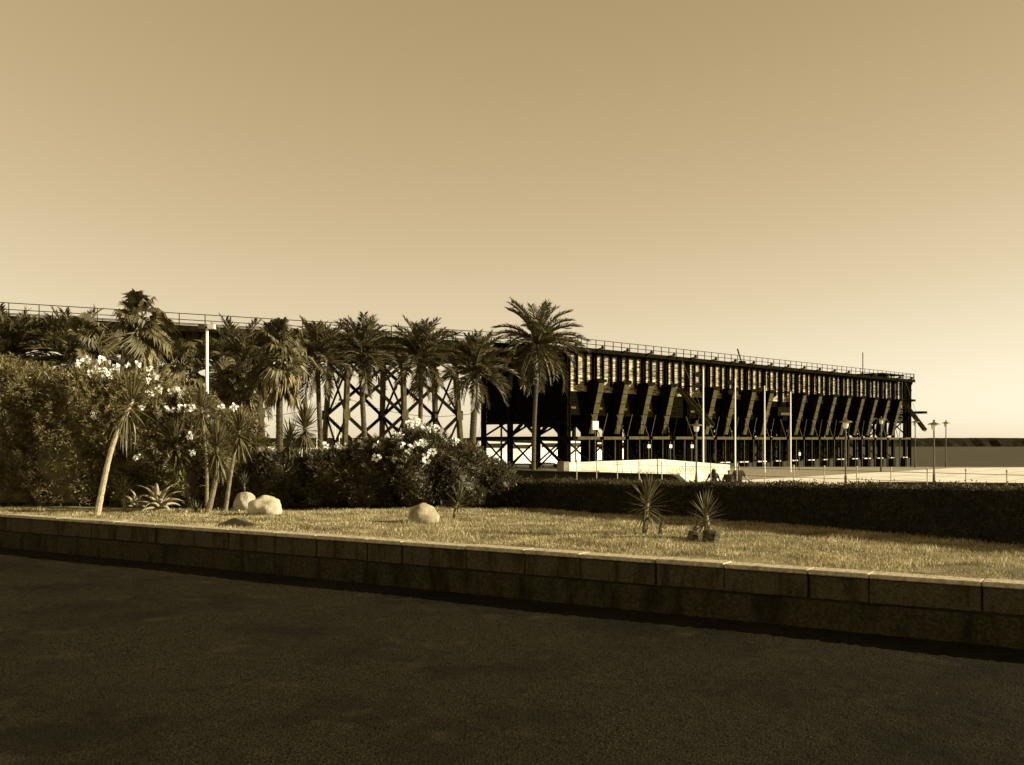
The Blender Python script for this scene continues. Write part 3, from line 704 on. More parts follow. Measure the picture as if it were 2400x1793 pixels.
# ------------------------------------------------------------------ oleander bushes
BUSH = []
def g_prof(h, low=.78):
    h = np.asarray(h, float)
    return np.where(h < .45, low + (1 - low) * np.sin(np.clip(h / .45, 0, 1) * math.pi / 2), np.sqrt(np.clip(1 - ((h - .45) / .55) ** 2, 0, 1)))
def oleander(label, px, Y, top_py, rx, ry, n_cl, m='oleander', z0=.82, group='oleander bushes behind the lawn'):
    x = (px - 1200) / F * Y; H = CAM_H + (1030 - top_py) / F * Y - z0
    root = thing('oleander_bush', label, 'bush', (x, Y, z0), 0, group)
    ph = rng.uniform(0, 2 * math.pi, n_cl); h = rng.random(n_cl) ** .8 * 1.0
    lump = 1 + .13 * np.sin(ph * 3 + h * 5 + px) + .10 * np.sin(ph * 7 + h * 11 + px * .3) + .05 * np.sin(ph * 15 + h * 23)
    depth = 1 - np.abs(rng.normal(0, .16, n_cl)); depth[: n_cl // 12] = rng.uniform(1.0, 1.10, n_cl // 12)
    gr = g_prof(h) * lump * depth
    base = np.stack([np.cos(ph) * gr * rx, np.sin(ph) * gr * ry, h * H * (.93 + .07 * lump) * (1 - (1 - depth) * .4)], -1)
    out = np.stack([np.cos(ph) / rx, np.sin(ph) / ry, (h - .30) * 2.2 / max(rx, 1)], -1); out = unit(out + rng.normal(0, .35, (n_cl, 3)) + np.array([0, 0, .35]))
    K = 10
    pos = np.repeat(base, K, 0) + np.repeat(out, K, 0) * rng.uniform(-.16, .05, (n_cl * K, 1))
    d = unit(np.repeat(out, K, 0) * rng.uniform(.5, 1.3, (n_cl * K, 1)) + rng.normal(0, .62, (n_cl * K, 3)))
    v, f = leaf_quads(pos, d, rng.uniform(.12, .21, n_cl * K), rng.uniform(.022, .036, n_cl * K), .08)
    v[:, 2] = np.maximum(v[:, 2], .01)
    inst('foliage', np_mesh('foliage', v, f, m), root)
    # solid lump added to keep the inside of the bush dark
    bm = bmesh.new(); bmesh.ops.create_icosphere(bm, subdivisions=3, radius=1)
    for q in bm.verts:
        hh = (q.co.z + 1) / 2; a = math.atan2(q.co.y, q.co.x); gg = float(g_prof(hh)) * (.70 + .1 * math.sin(a * 3 + hh * 5 + px))
        if hh <= .01 or hh >= .99: gg = 0
        q.co = Vector((math.cos(a) * gg * rx, math.sin(a) * gg * ry, .1 + hh * H * .80))
    me = bpy.data.meshes.new('shade_core'); bm.to_mesh(me); bm.free(); me.materials.append(M[m]); inst('shade_core', me, root)
    for k in range(7):
        a = random.uniform(0, 6.28); rr = random.uniform(.3, .85)
        e = Vector((math.cos(a) * rx * rr, math.sin(a) * ry * rr, H * random.uniform(.4, .6)))
        MB().tube([(e.x * .45, e.y * .45, -.08), (e.x * .8, e.y * .8, e.z * .5), e], [.028, .022, .012], 5).build('stem', 'stem', root)
    BUSH.append((root, x, Y, z0, rx, ry, H))
    return root
oleander('tall oleander bush filling the far left corner of the garden', 20, 33.4, 842, 2.3, 1.6, 4300)
oleander('tall oleander behind the pale leaning yucca, white flowers at its top', 195, 33, 858, 1.9, 1.6, 3600)
oleander('tall oleander with white flowers left of the lamp post', 335, 33.2, 872, 1.7, 1.6, 3200)
oleander('oleander with white flowers below the lamp post, behind the yuccas', 452, 33, 912, 1.45, 1.5, 2200)
oleander('oleander sloping down at the right end of the tall group', 545, 33, 962, 1.15, 1.4, 1700)
oleander('low oleander behind the twin headed yucca', 655, 32.6, 1058, 1.25, 1.3, 1200, 'oleander_shaded')
oleander('dark low oleander right of the twin headed yucca', 775, 32.4, 1050, 1.2, 1.3, 1200, 'oleander_shaded')
oleander('dark oleander below the left tower leg', 880, 32.2, 1030, 1.15, 1.3, 1250, 'oleander_shaded')
oleander('oleander crowned with many white flowers below the viaduct tower', 985, 32, 998, 1.15, 1.3, 1500, 'oleander_shaded')
oleander('oleander right of the white crowned one, behind the small yucca', 1085, 32.2, 1040, 1.0, 1.2, 1200, 'oleander_shaded')
oleander('oleander at the right end of the row where the clipped hedge begins', 1158, 32.6, 1082, .78, 1.0, 900, 'oleander_shaded')

def flower_mesh(seed):
    rg = random.Random(seed); mb = MB()
    for k in range(7):
        c = Vector((rg.uniform(-.09, .09), rg.uniform(-.05, .05), rg.uniform(-.07, .07)))
        n = Vector((rg.uniform(-.5, .7), -1, rg.uniform(-.2, .8))).normalized(); x = n.orthogonal().normalized(); y = n.cross(x)
        for j in range(5):
            a = j * 2 * math.pi / 5 + rg.random(); r = rg.uniform(.034, .05)
            d = x * math.cos(a) + y * math.sin(a); s = n.cross(d) * r * .42
            mb.add([c, c + d * r * .6 - s + n * .008, c + d * r + n * .012, c + d * r * .6 + s + n * .008], [(0, 1, 2, 3)])
        mb.bar((0, .02, -.10), c + n * -.002, .007)
    return mb.mesh('flower_cluster', 'flower')
fl = [flower_mesh(i) for i in range(5)]
FL = [(120 + a / 3.673, 640 + b / 3.673) for a, b in ((305, 720), (245, 765), (250, 800), (225, 780), (420, 750), (375, 830), (440, 840), (490, 845), (455, 862), (335, 868), (500, 900), (845, 825), (860, 875), (900, 890), (830, 930), (925, 1008), (1075, 1000), (1110, 1000), (1120, 1040), (1035, 1030), (845, 1045), (1465, 1055), (1560, 1070), (1580, 1120), (1105, 1160), (1170, 1170), (1215, 1155), (1015, 1165), (780, 1155), (370, 1220), (915, 1220), (1195, 1400), (1370, 1465), (1220, 1540), (745, 1580), (1810, 1470), (1890, 1450), (1915, 1480), (560, 800), (655, 795), (740, 790), (560, 520))]
FL += [(600 + a / 3.673, 700 + b / 3.673) for a, b in ((130, 1240), (155, 1255), (45, 1250), (595, 1250), (710, 1225), (745, 1245), (925, 1235), (1040, 1260), (1320, 1095), (1365, 1080), (1400, 1085), (1250, 1180), (1380, 1100), (1345, 1070), (1385, 1065), (1450, 1110), (1490, 1125), (1540, 1110), (1575, 1150), (1630, 1160), (1660, 1145), (1700, 1120), (1720, 1150), (1710, 1190), (1400, 1240), (1340, 1260), (1450, 1240), (1260, 1265), (1520, 1325), (1470, 1350), (1460, 1390), (1230, 1175), (1190, 1390), (1310, 1320), (1040, 1370))]
for k, (px, py) in enumerate(FL):
    best = None
    for b in BUSH:
        root, bx_, by, z0, rx, ry, H = b
        Y = by - ry * .5
        for it in range(4):
            p = P(px, py, Y); dx = (p.x - bx_) / rx; hh = (p.z - z0) / H
            if hh < 0 or hh > 1.08: break
            gg = float(g_prof(min(hh, .985)))
            if abs(dx) > gg: break
            Y = by - ry * math.sqrt(max(gg * gg - dx * dx, 0)) * 1.02
        else:
            if best is None or Y < best[1]: best = (b, Y)
    if best is None:
        b = min(BUSH, key=lambda q: abs((q[1] / q[2] * F + 1200) - px) + 30 * max(0, (CAM_H + (1030 - py) / F * q[2] - q[3]) / q[6] - 1)); best = (b, b[2] - .35)
    root = best[0][0]; p = P(px, py, best[1]) - root.location
    if p.z > best[0][6] * 1.06: p.z = best[0][6] * 1.03
    inst('flower_cluster', fl[k % 5], root, tuple(p), (0, random.uniform(-.6, .6), random.uniform(-.6, .6)), random.uniform(.9, 1.55))

# ------------------------------------------------------------------ clipped hedge
HL0, HL1, HT, HH = -.6, 21.0, 1.0, .79
hp = H0.copy(); hp.z = .84
hedge = thing('clipped_hedge', 'long clipped box hedge in shade along the back of the lawn', 'hedge', tuple(hp))
def hedge_pt(u, v): return np.stack([HU.x * u + HN.x * v, HU.y * u + HN.y * v], -1)
n = 46000
u = rng.uniform(HL0, HL1, n); side = rng.random(n)
v = np.where(side < .45, rng.normal(.03, .035, n), np.where(side < .92, rng.uniform(0, HT, n), HT + rng.normal(0, .03, n)))
top = HH + .03 * np.sin(u * 3.1) + .02 * np.sin(u * 9.7) + .020 * u
z = np.where((side < .45) | (side >= .92), rng.random(n) * top, top + rng.normal(0, .028, n))
v += .03 * np.sin(u * 4.3 + z * 5)
xy = hedge_pt(u, v); pos = np.stack([xy[:, 0], xy[:, 1], z], -1)
nf = np.array([-HN.x, -HN.y, 0]); d = rng.normal(0, .7, (n, 3)); d[side < .45] += nf; d[(side >= .45) & (side < .92)] += np.array([0, 0, 1.1]); d = unit(d)
sh = rng.random(n) < .035
pos[sh, 2] += np.where(side[sh] > .45, rng.uniform(.02, .11, sh.sum()), 0); pos[sh] += nf * np.where(side[sh] < .45, rng.uniform(.02, .09, sh.sum()), 0)[:, None]
vq, fq = leaf_quads(pos, d, rng.uniform(.05, .085, n), rng.uniform(.022, .036, n))
inst('foliage', np_mesh('foliage', vq, fq, 'hedge'), hedge)
mb = MB(); q = [hedge_pt(a, b) for a, b in ((HL0 + .08, .07), (HL1, .07), (HL1, HT - .07), (HL0 + .08, HT - .07))]
hz = [HH - .01 + .02 * a for a in (HL0, HL1, HL1, HL0)]
mb.add([(p[0], p[1], -.05) for p in q] + [(p[0], p[1], z_) for p, z_ in zip(q, hz)], [(3, 2, 1, 0), (4, 5, 6, 7), (0, 1, 5, 4), (1, 2, 6, 5), (2, 3, 7, 6), (3, 0, 4, 7)]); mb.build('shade_core', 'hedge_shade', hedge)  # solid box added for the dark inside of the hedge

# ------------------------------------------------------------------ yuccas
def yleaf(seed, L=1.0, w=.055, sag=.1):
    rg = random.Random(seed); v = []; f = []
    N = 5
    for i in range(N + 1):
        t = i / N; ww = w * (.55 + 1.2 * t - 1.75 * t * t) if t < 1 else .001
        z = -sag * t ** 2.2
        v += [(t * L, -ww / 2, z + ww * .22), (t * L, 0, z), (t * L, ww / 2, z + ww * .22)]
    for i in range(N):
        a = i * 3; f += [(a, a + 3, a + 4, a + 1), (a + 1, a + 4, a + 5, a + 2)]
    me = bpy.data.meshes.new('leaf'); me.from_pydata(v, [], f); me.materials.append(M['yucca']); return me
yl = [yleaf(i, 1, .06, s) for i, s in enumerate((.0, .03, .07, .13, .38))]
def yucca(label, base, heads, trunks, r=.07, tm='yucca_trunk', group='yuccas at the front of the garden', name='yucca'):
    """base: world; heads: list of (world pos, radius, count, axis, lo, hi); trunks: list of point lists"""
    root = thing(name, label, 'yucca', tuple(base), 0, group)
    for tp in trunks: trunk_build(root, tp, r * 1.15, r * .8, 'trunk', tm, .05, 1.35)
    for (hp_, rad, cnt, axis, lo, hi) in heads:
        q = Vector((0, 0, 1)).rotation_difference(Vector(axis).normalized())
        az = random.random() * 6
        for k in range(cnt):
            az += 2.399963; e = R(lerp(hi, lo, (k + .5) / cnt) + random.uniform(-7, 7))
            d = q @ Vector((math.cos(az) * math.cos(e), math.sin(az) * math.cos(e), math.sin(e)))
            m = Matrix.Identity(3)
            xax = d; yax = Vector((0, 0, 1)).cross(xax); yax = yax.normalized() if yax.length > .05 else Vector((0, 1, 0)); zax = xax.cross(yax)
            rot = Matrix((xax, yax, zax)).transposed().to_euler()
            ln = rad * random.uniform(.82, 1.08)
            off = (q @ Vector((0, 0, 1))) * (-.45 * rad * (k / cnt)) + d * .02
            me = yl[0 if e > .9 else 1 if e > .2 else 2 if e > -.5 else (4 if tm == 'pale_trunk' else 3)]
            inst('leaf', me, root, tuple(Vector(hp_) + off - root.location), tuple(rot), (ln, max(.6, min(1.3, rad * 1.5)), ln))
    return root
def GL(px, py): return G(px, py, Z_L - .02)
def yuc(label, base_px, head_px, Y=None, R_px=60, cnt=80, lo=-55, hi=85, r=.07, mid=None, extra=(), axis=None, dY=0, tm='yucca_trunk'):
    b = GL(*base_px)
    if Y: b = Vector(((base_px[0] - 1200) / F * Y, Y, Z_L - .04))
    Yh = b.y + dY
    hd = P(head_px[0], head_px[1], Yh)
    mpt = P(mid[0], mid[1], b.y + dY * .5) if mid else b.lerp(hd, .5) + Vector((.03, 0, 0))
    ax = axis or ((hd - mpt).normalized() * .6 + Vector((0, -.25, .6)))
    heads = [(hd, R_px / F * Yh, cnt, ax, lo, hi)]; trunks = [[b - Vector((0, 0, .05)), mpt, hd]]
    for (hpx, rpx, c, l, h2, tpx) in extra:
        h2d = P(hpx[0], hpx[1], b.y + random.uniform(-.2, .2)); heads.append((h2d, rpx / F * b.y, c, Vector((random.uniform(-.3, .3), -.2, 1)), l, h2))
        if tpx: trunks.append([P(tpx[0], tpx[1], b.y) if tpx[1] < base_px[1] - 8 else Vector(((tpx[0] - 1200) / F * b.y, b.y + .1, Z_L - .06)), (h2d + P(tpx[0], tpx[1], b.y)) * .5, h2d])
    return yucca(label, b, heads, trunks, r, tm)
yuc('tall pale trunked yucca leaning right at the left edge of the garden', (226, 1182), (311, 936), 28.5, 92, 62, -80, 80, .075, (262, 1050), axis=(.45, -.2, .9), tm='pale_trunk')
yuc('yucca whose trunk leans left beside the agave', (448, 1190), (410, 1034), None, 62, 130, -60, 88, .065, (432, 1110))
yuc('yucca with the roundest dense head, trunk leaning right, beside the tuft', (486, 1203), (508, 1042), None, 66, 145, -65, 88, .07, (508, 1110))
yuc('ringed trunk yucca behind, between the round headed one and the boulders', (527, 1188), (562, 1003), 30.3, 62, 110, -60, 80, .055, (545, 1085))
yuc('upright yucca with the highest spiky head, behind the other yuccas', (484, 1184), (471, 950), 30.8, 52, 90, -60, 85, .05, (484, 1090))
yuc('twin headed yucca beside the white boulders', (717, 1187), (715, 992), None, 62, 140, -62, 88, .075, (714, 1100),
    extra=[((680, 1026), 54, 100, -60, 80, (700, 1187)), ((725, 1055), 48, 14, -75, -50, None)])
yuc('small yucca with upright leaves behind the lone boulder', (1064, 1213), (1076, 1172), None, 46, 42, -25, 88, .028, (1067, 1192))
yuc('sparse yucca on the lawn before the hedge, nearer the lone boulder', (1511, 1254), (1518, 1170), None, 66, 70, -40, 88, .05, (1514, 1210),
    extra=[((1520, 1190), 36, 14, -30, 40, None), ((1549, 1236), 28, 20, -10, 80, (1550, 1252))])
yuc('sparse yucca with dark stump on the lawn before the hedge, farther right', (1663, 1264), (1654, 1203), None, 60, 66, -40, 86, .06, (1657, 1232),
    extra=[((1632, 1232), 36, 22, -25, 70, (1626, 1264))])
yuc('tiny yucca rosette behind the white boulders', (572, 1172), (572, 1134), 31.4, 30, 40, -10, 85, .03)
yuc('small tuft of upright leaves at the foot of the yuccas', (458, 1202), (458, 1196), None, 30, 34, 30, 88, .025)
yuc('dim yucca in the shade behind the agave', (290, 1180), (290, 1148), 29.8, 42, 40, -10, 85, .04)
# stumps of the sparse yucca
for (px, py, w, hh, lb) in ((1664, 1272, .17, .32, 'dark cut stump leaning against the right lawn yucca'), (1625, 1268, .13, .26, 'smaller dark cut stump left of the right lawn yucca')):
    b = GL(px, py); mb = MB(b); pts = []; rad = []
    for k in range(6): pts.append(b + Vector((.05 * k / 5, 0, -.06 + hh * k / 5))); rad.append(w * (1.15 - .1 * k / 5 + random.uniform(-.1, .1)))
    root = mb.tube(pts, rad, 9).build('palm_stump', 'palm_trunk'); root.location = b
    tag(root, lb, 'stump')

# agave
def agave_leaf():
    v = []; f = []; N = 9
    for i in range(N + 1):
        t = i / N; w = .27 * (.55 + 1.1 * t - 1.65 * t * t) if t < 1 else .004; th = .05 * (1 - t) + .006
        xx = t - .10 * t ** 3; z = .20 * t - .42 * t ** 2.6
        v += [(xx, -w / 2, z + w * .30), (xx, 0, z + .02), (xx, w / 2, z + w * .30), (xx, 0, z - th)]
    for i in range(N):
        a = i * 4
        for q in range(4): f.append((a + q, a + (q + 1) % 4, a + 4 + (q + 1) % 4, a + 4 + q))
    me = bpy.data.meshes.new('leaf'); me.from_pydata(v, [], f); me.materials.append(M['agave'])
    bm = bmesh.new(); bm.from_mesh(me); bmesh.ops.recalc_face_normals(bm, faces=bm.faces); bm.to_mesh(me); bm.free()
    me.polygons.foreach_set('use_smooth', [True] * len(me.polygons)); return me
al = agave_leaf()
for (px, py, rad, cnt, lb) in ((372, 1197, .80, 20, 'pale thick leaved agave left of the leaning yuccas'), (318, 1194, .5, 12, 'smaller agave in the shade left of the pale agave')):
    b = GL(px, py); root = thing('agave', lb, 'agave', tuple(b), 0, 'agaves')
    az = 0
    for k in range(cnt):
        az += 2.399963; e = R(lerp(62, -8, (k + .5) / cnt) + random.uniform(-10, 10))
        inst('leaf', al, root, (math.cos(az) * .05, math.sin(az) * .05, .06 + .16 * (1 - k / cnt)), (random.uniform(-.4, .4), -e, az), rad * random.uniform(.85, 1.1))

# ------------------------------------------------------------------ boulders
def boulder(label, px, py, w, h, dp, m, seed, rotz=0, group='boulders on the lawn', name='boulder', lump=.28, sub=4):
    b = GL(px, py)
    bm = bmesh.new(); bmesh.ops.create_icosphere(bm, subdivisions=sub, radius=1)
    for q in bm.verts:
        d = q.co.copy(); n1 = noise.noise(d * 1.1 + Vector((seed, 0, 0))); n2 = noise.noise(d * 2.6 + Vector((0, seed, 0))); n3 = noise.noise(d * 7 + Vector((0, 0, seed)))
        q.co = d * (1 + lump * n1 + .10 * n2 + .025 * n3)
        q.co.x *= w / 2; q.co.y *= dp / 2; q.co.z = q.co.z * h / 1.70 + h * .34
    me = bpy.data.meshes.new(name); bm.to_mesh(me); bm.free(); me.materials.append(M[m]); me.polygons.foreach_set('use_smooth', [True] * len(me.polygons))
    o = inst(name, me, None, tuple(b), (0, 0, rotz)); return tag(o, label, 'rock', group)
boulder('large pale white boulder in front of the other white one', 622, 1207, .98, .58, .75, 'boulder', 3.3)
boulder('pale rounded boulder half hidden behind the large white boulder', 573, 1196, .66, .58, .6, 'boulder', 8.1)
boulder('lone tan boulder in the middle of the lawn', 993, 1227, .82, .52, .62, 'tan_boulder', 5.6, .3, lump=.2)
for k, (px, py, w, lb) in enumerate(((559, 1199, .10, 'small white pebble left of the white boulders'), (472, 1201, .09, 'small pale pebble at the foot of the round headed yucca'), (435, 1203, .14, 'pale stone between the agave and the grass tuft'), (415, 1202, .16, 'pale stone beside the right leaves of the agave'))):
    boulder(lb, px, py, w, w * .7, w * .8, 'boulder', 20 + k, 0, 'small stones at the edge of the lawn', 'stone', .25, 2)

# dark pyramid cover by the coping
b = GL(550, 1233); w = .46
cv = MB(b).add([b + Vector((-w, -.18, -.02)), b + Vector((w, -.18, -.02)), b + Vector((w * .9, .42, -.02)), b + Vector((-w * .9, .42, -.02)),
                b + Vector((-w, -.18, .015)), b + Vector((w, -.18, .015)), b + Vector((w * .9, .42, .015)), b + Vector((-w * .9, .42, .015)), b + Vector((-.04, .1, .2))],
               [(0, 1, 2, 3), (0, 4, 5, 1), (1, 5, 6, 2), (2, 6, 7, 3), (3, 7, 4, 0), (4, 8, 5), (5, 8, 6), (6, 8, 7), (7, 8, 4)]).build('utility_cover', 'dark_metal')
cv.location = b; tag(cv, 'dark pointed cover on the grass edge left of the white boulders', 'cover')

# ------------------------------------------------------------------ wire fence along the terrace
FA = Vector((3.8, 46, Z_L - .1)); FB = Vector((13.75, 33.9, Z_L - .1)); FD = (FB - FA) / 12
fence = thing('wire_fence', 'low wire fence with pale posts beyond the clipped hedge', 'fence', tuple(FA))
fp = MB().tube([(0, 0, 0), (0, 0, 1.24)], .020, 8).tube([(0, 0, 1.18), (0, 0, 1.26)], [.036, .028], 8).mesh('post', 'fence_paint')
for k in range(-1, 16): inst('post', fp, fence, tuple(FD * k))
for zz in (.45, .80, 1.10): MB().tube([FD * -1 + Vector((0, 0, zz)), FD * 15 + Vector((0, 0, zz))], .009, 5).build('wire', 'cable', fence)

# ------------------------------------------------------------------ parapets
pw = thing('painted_parapet', 'sunlit white parapet wall with faint graffiti in front of the pier', 'wall', (3.4, 62, 0), R(45))
LW = 17.6
poly = [(0, 0, 0), (LW, 0, 0), (LW, 0, 1.16), (9.2, 0, 1.68), (0.5, 0, 1.60), (0, 0, 1.60)]
MB().prism(poly, (0, 0, 0), (0, .35, 0)).build('wall', 'white_wall', pw)
MB().box(-.5, -.004, -.1, .45, 0, 1.66).build('pier_block', 'concrete', pw)
MB().box(.9, 2.9, -.02, .2, .35, 1.02).build('opening_shade', 'dark_concrete', pw)  # dark slab standing in for the shade inside a recess
MB().prism([(2.2, -.012, 1.30), (4.2, -.012, 1.22), (4.2, -.012, 1.12), (2.3, -.012, 1.06)], (0, 0, 0), (0, .02, 0)).build('stain', 'graffiti', pw)
for (x0, z0, w, h) in ((3.6, .45, .5, .5), (5.2, .6, .9, .55)):
    g = MB(); g.box(x0, x0 + .05, -.02, .01, z0, z0 + h).box(x0 + w, x0 + w + .05, -.02, .01, z0, z0 + h).box(x0 + .05, x0 + w, -.02, .01, z0 + h - .06, z0 + h); g.build('panel_frame', 'graffiti', pw)
gm = MB(); rr = random.Random(4)
for (xa, xb) in ((6.6, 8.4), (9.9, 13.2), (13.8, 16.2)):
    x_ = xa
    while x_ < xb:
        zt = .55 + rr.random() * .25; hgt = .28 + rr.random() * .2
        pts = [(x_ + .16 * math.sin(a * 1.9 + rr.random()) + a * .05, -.016, zt + hgt * (.5 + .5 * math.sin(a * 1.3 + rr.random() * 1.5))) for a in range(6)]
        for i in range(5): gm.bar(pts[i], pts[i + 1], .045, .012, up=(0, 1, 0))
        x_ += .42
gm.build('graffiti', 'graffiti', pw)
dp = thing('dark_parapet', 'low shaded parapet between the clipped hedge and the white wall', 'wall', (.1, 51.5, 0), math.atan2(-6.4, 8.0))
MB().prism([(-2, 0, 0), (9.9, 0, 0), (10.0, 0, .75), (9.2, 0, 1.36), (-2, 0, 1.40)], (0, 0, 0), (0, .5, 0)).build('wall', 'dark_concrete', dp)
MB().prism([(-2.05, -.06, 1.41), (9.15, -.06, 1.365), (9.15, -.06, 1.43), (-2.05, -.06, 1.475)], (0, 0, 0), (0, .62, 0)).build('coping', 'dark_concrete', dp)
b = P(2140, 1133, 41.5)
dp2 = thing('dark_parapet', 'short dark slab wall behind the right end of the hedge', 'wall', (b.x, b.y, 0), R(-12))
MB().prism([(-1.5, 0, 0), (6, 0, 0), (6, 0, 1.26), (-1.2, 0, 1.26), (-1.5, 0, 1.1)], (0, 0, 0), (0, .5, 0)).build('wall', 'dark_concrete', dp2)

# ------------------------------------------------------------------ lamps, poles, signs
lamp_parts = {}
def lamp_mesh():
    lamp_parts['shade'] = MB().tube([(0, 0, -.02), (0, 0, .04), (0, 0, .10), (0, 0, .16)], [.42, .40, .18, .06], 14).mesh('lamp_shade', 'grey_paint')
    lamp_parts['glass'] = MB().tube([(0, 0, -.42), (0, 0, -.30), (0, 0, -.024)], [.10, .17, .20], 12).mesh('lamp_glass', 'glass')
    lamp_parts['finial'] = MB().tube([(0, 0, .162), (0, 0, .26), (0, 0, .34)], [.05, .09, .015], 8).mesh('finial', 'grey_paint')
lamp_mesh()
for (px, top, Y, lb) in ((1632, 985, 68, 'lamp post standing before the white parapet'), (1982, 977, 67, 'lamp post between the white poles and the pier end'), (2065, 975, 96, 'lamp post before the last upright chutes'),
                         (2145, 982, 109, 'slim lamp post right at the far end of the pier'), (2189, 983, 71, 'lamp post out on the plaza right of the pier end'), (2217, 985, 128, 'farthest lamp post against the sea at the right')):
    p = P(px, top, Y); bz = 0
    if Y > 111.9: bz = -.03
    root = thing('lamp_post', lb, 'lamp post', (p.x, p.y if Y < 111 else 111, bz), 0, 'lantern lamp posts on the plaza')
    if Y > 111: p = P(px, top, 111); root.location = (p.x, 111, 0)
    H = p.z - bz - .34
    MB().tube([(0, 0, -.02), (0, 0, .6), (0, 0, .62), (0, 0, H - .42)], [.10, .09, .06, .05], 10).build('pole', 'grey_paint', root)
    for k in ('glass', 'shade', 'finial'): inst({'glass': 'lamp_glass', 'shade': 'lamp_shade', 'finial': 'finial'}[k], lamp_parts[k], root, (0, 0, H))
for (px, top, Y, lb) in ((1648, 867, 76, 'tallest white pole, nearest the lowered chute'), (1723, 887, 86, 'second white pole from the left, behind the walkers'),
                         (1792, 904, 94, 'third white pole from the left before the pier'), (1853, 918, 94, 'rightmost and shortest of the white poles')):
    p = P(px, top, Y); root = thing('white_pole', lb, 'pole', (p.x, p.y, 0), 0, 'white poles before the pier')
    MB().tube([(0, 0, -.02), (0, 0, p.z)], [.075, .05], 8).build('pole', 'white_paint', root)
    if px < 1850:
        for zz in (.3, 1.1 if px < 1790 else .31):
            if zz == .31: continue
            MB().bar((0, 0, p.z - zz), (-.42, -.05, p.z - zz), .05).build('bracket', 'dark_metal', root)
            MB().tube([(-.42, .12, p.z - zz), (-.42, -.05, p.z - zz), (-.42, -.22, p.z - zz - .05)], [.1, .17, .22], 10).build('floodlight', 'dark_metal', root)
for (px, py, Y, w, h, lb) in ((1395, 997, 96, .62, .8, 'large white notice board hung high on a post by the first chutes'), (1520, 1046, 88, .27, .3, 'small white sign on a thin post, left one of three'),
                              (1571, 1046, 90, .27, .3, 'small white sign on a thin post, middle one of three'), (1621, 1046, 92, .27, .3, 'small white sign on a thin post, right one of three'), (1873, 1064, 100, .24, .3, 'small white sign low before the middle of the pier')):
    p = P(px, py, Y); root = thing('sign_post', lb, 'sign', (p.x, p.y, 0), 0, 'white signs before the pier')
    MB().tube([(0, 0, -.02), (0, 0, p.z + h / 2 + .25)], .045, 8).build('post', 'grey_paint', root)
    MB().box(-w / 2, w / 2, -.09, -.05, p.z - h / 2, p.z + h / 2).build('board', 'white_paint', root).rotation_euler = (0, 0, R(25))
# lamp post behind the oleanders
p = P(485, 770, 44); root = thing('street_light', 'pale street light with box heads rising from the oleanders', 'lamp post', (p.x, p.y, 0))
MB().tube([(0, 0, -.05), (0, 0, p.z)], [.09, .065], 8).build('pole', 'white_paint', root)
MB().bar((-.3, 0, p.z + .02), (.2, 0, p.z + .02), .07, .05).build('arm', 'grey_paint', root)
for sd, mm in ((-1, 'grey_paint'), (1, 'white_paint')): MB().box(sd * .2 - .14, sd * .2 + .14, -.14, .14, p.z - .02, p.z + .17).build('lamp_head', mm, root)

# utility poles and cable beyond the viaduct
UP = [P(300, 960, 112), P(808, 938, 116), P(1175, 952, 119)]
for p, lb in zip(UP, ('utility pole hidden behind the tall oleanders', 'thin utility pole with crossarm behind the left tower leg', 'utility pole behind the near end of the pier')):
    root = thing('utility_pole', lb, 'pole', (p.x, p.y, -1.5), 0, 'utility poles along the harbour')
    MB().tube([(0, 0, 0), (0, 0, p.z + 1.9)], [.14, .10], 8).build('pole', 'stem', root)
    MB().box(-.7, .7, -.06, .06, p.z + 1.44, p.z + 1.56).build('crossarm', 'stem', root)
    for xx in (-.6, .6): MB().tube([(xx, 0, p.z + 1.56), (xx, 0, p.z + 1.72)], .06, 6).build('insulator', 'dark_metal', root)
for k in range(2):
    a, b = UP[k], UP[k + 1]; mb = MB()
    mb.tube([a.lerp(b, t / 12) + Vector((.6, 0, .1 - 1.6 * (1 - (t / 6 - 1) ** 2))) for t in range(13)], .028, 4)
    tag(mb.build('overhead_cable', 'cable'), ('sagging cable left of the braced viaduct tower', 'sagging cable seen through the viaduct tower bracing')[k], 'cable', 'cables along the harbour')

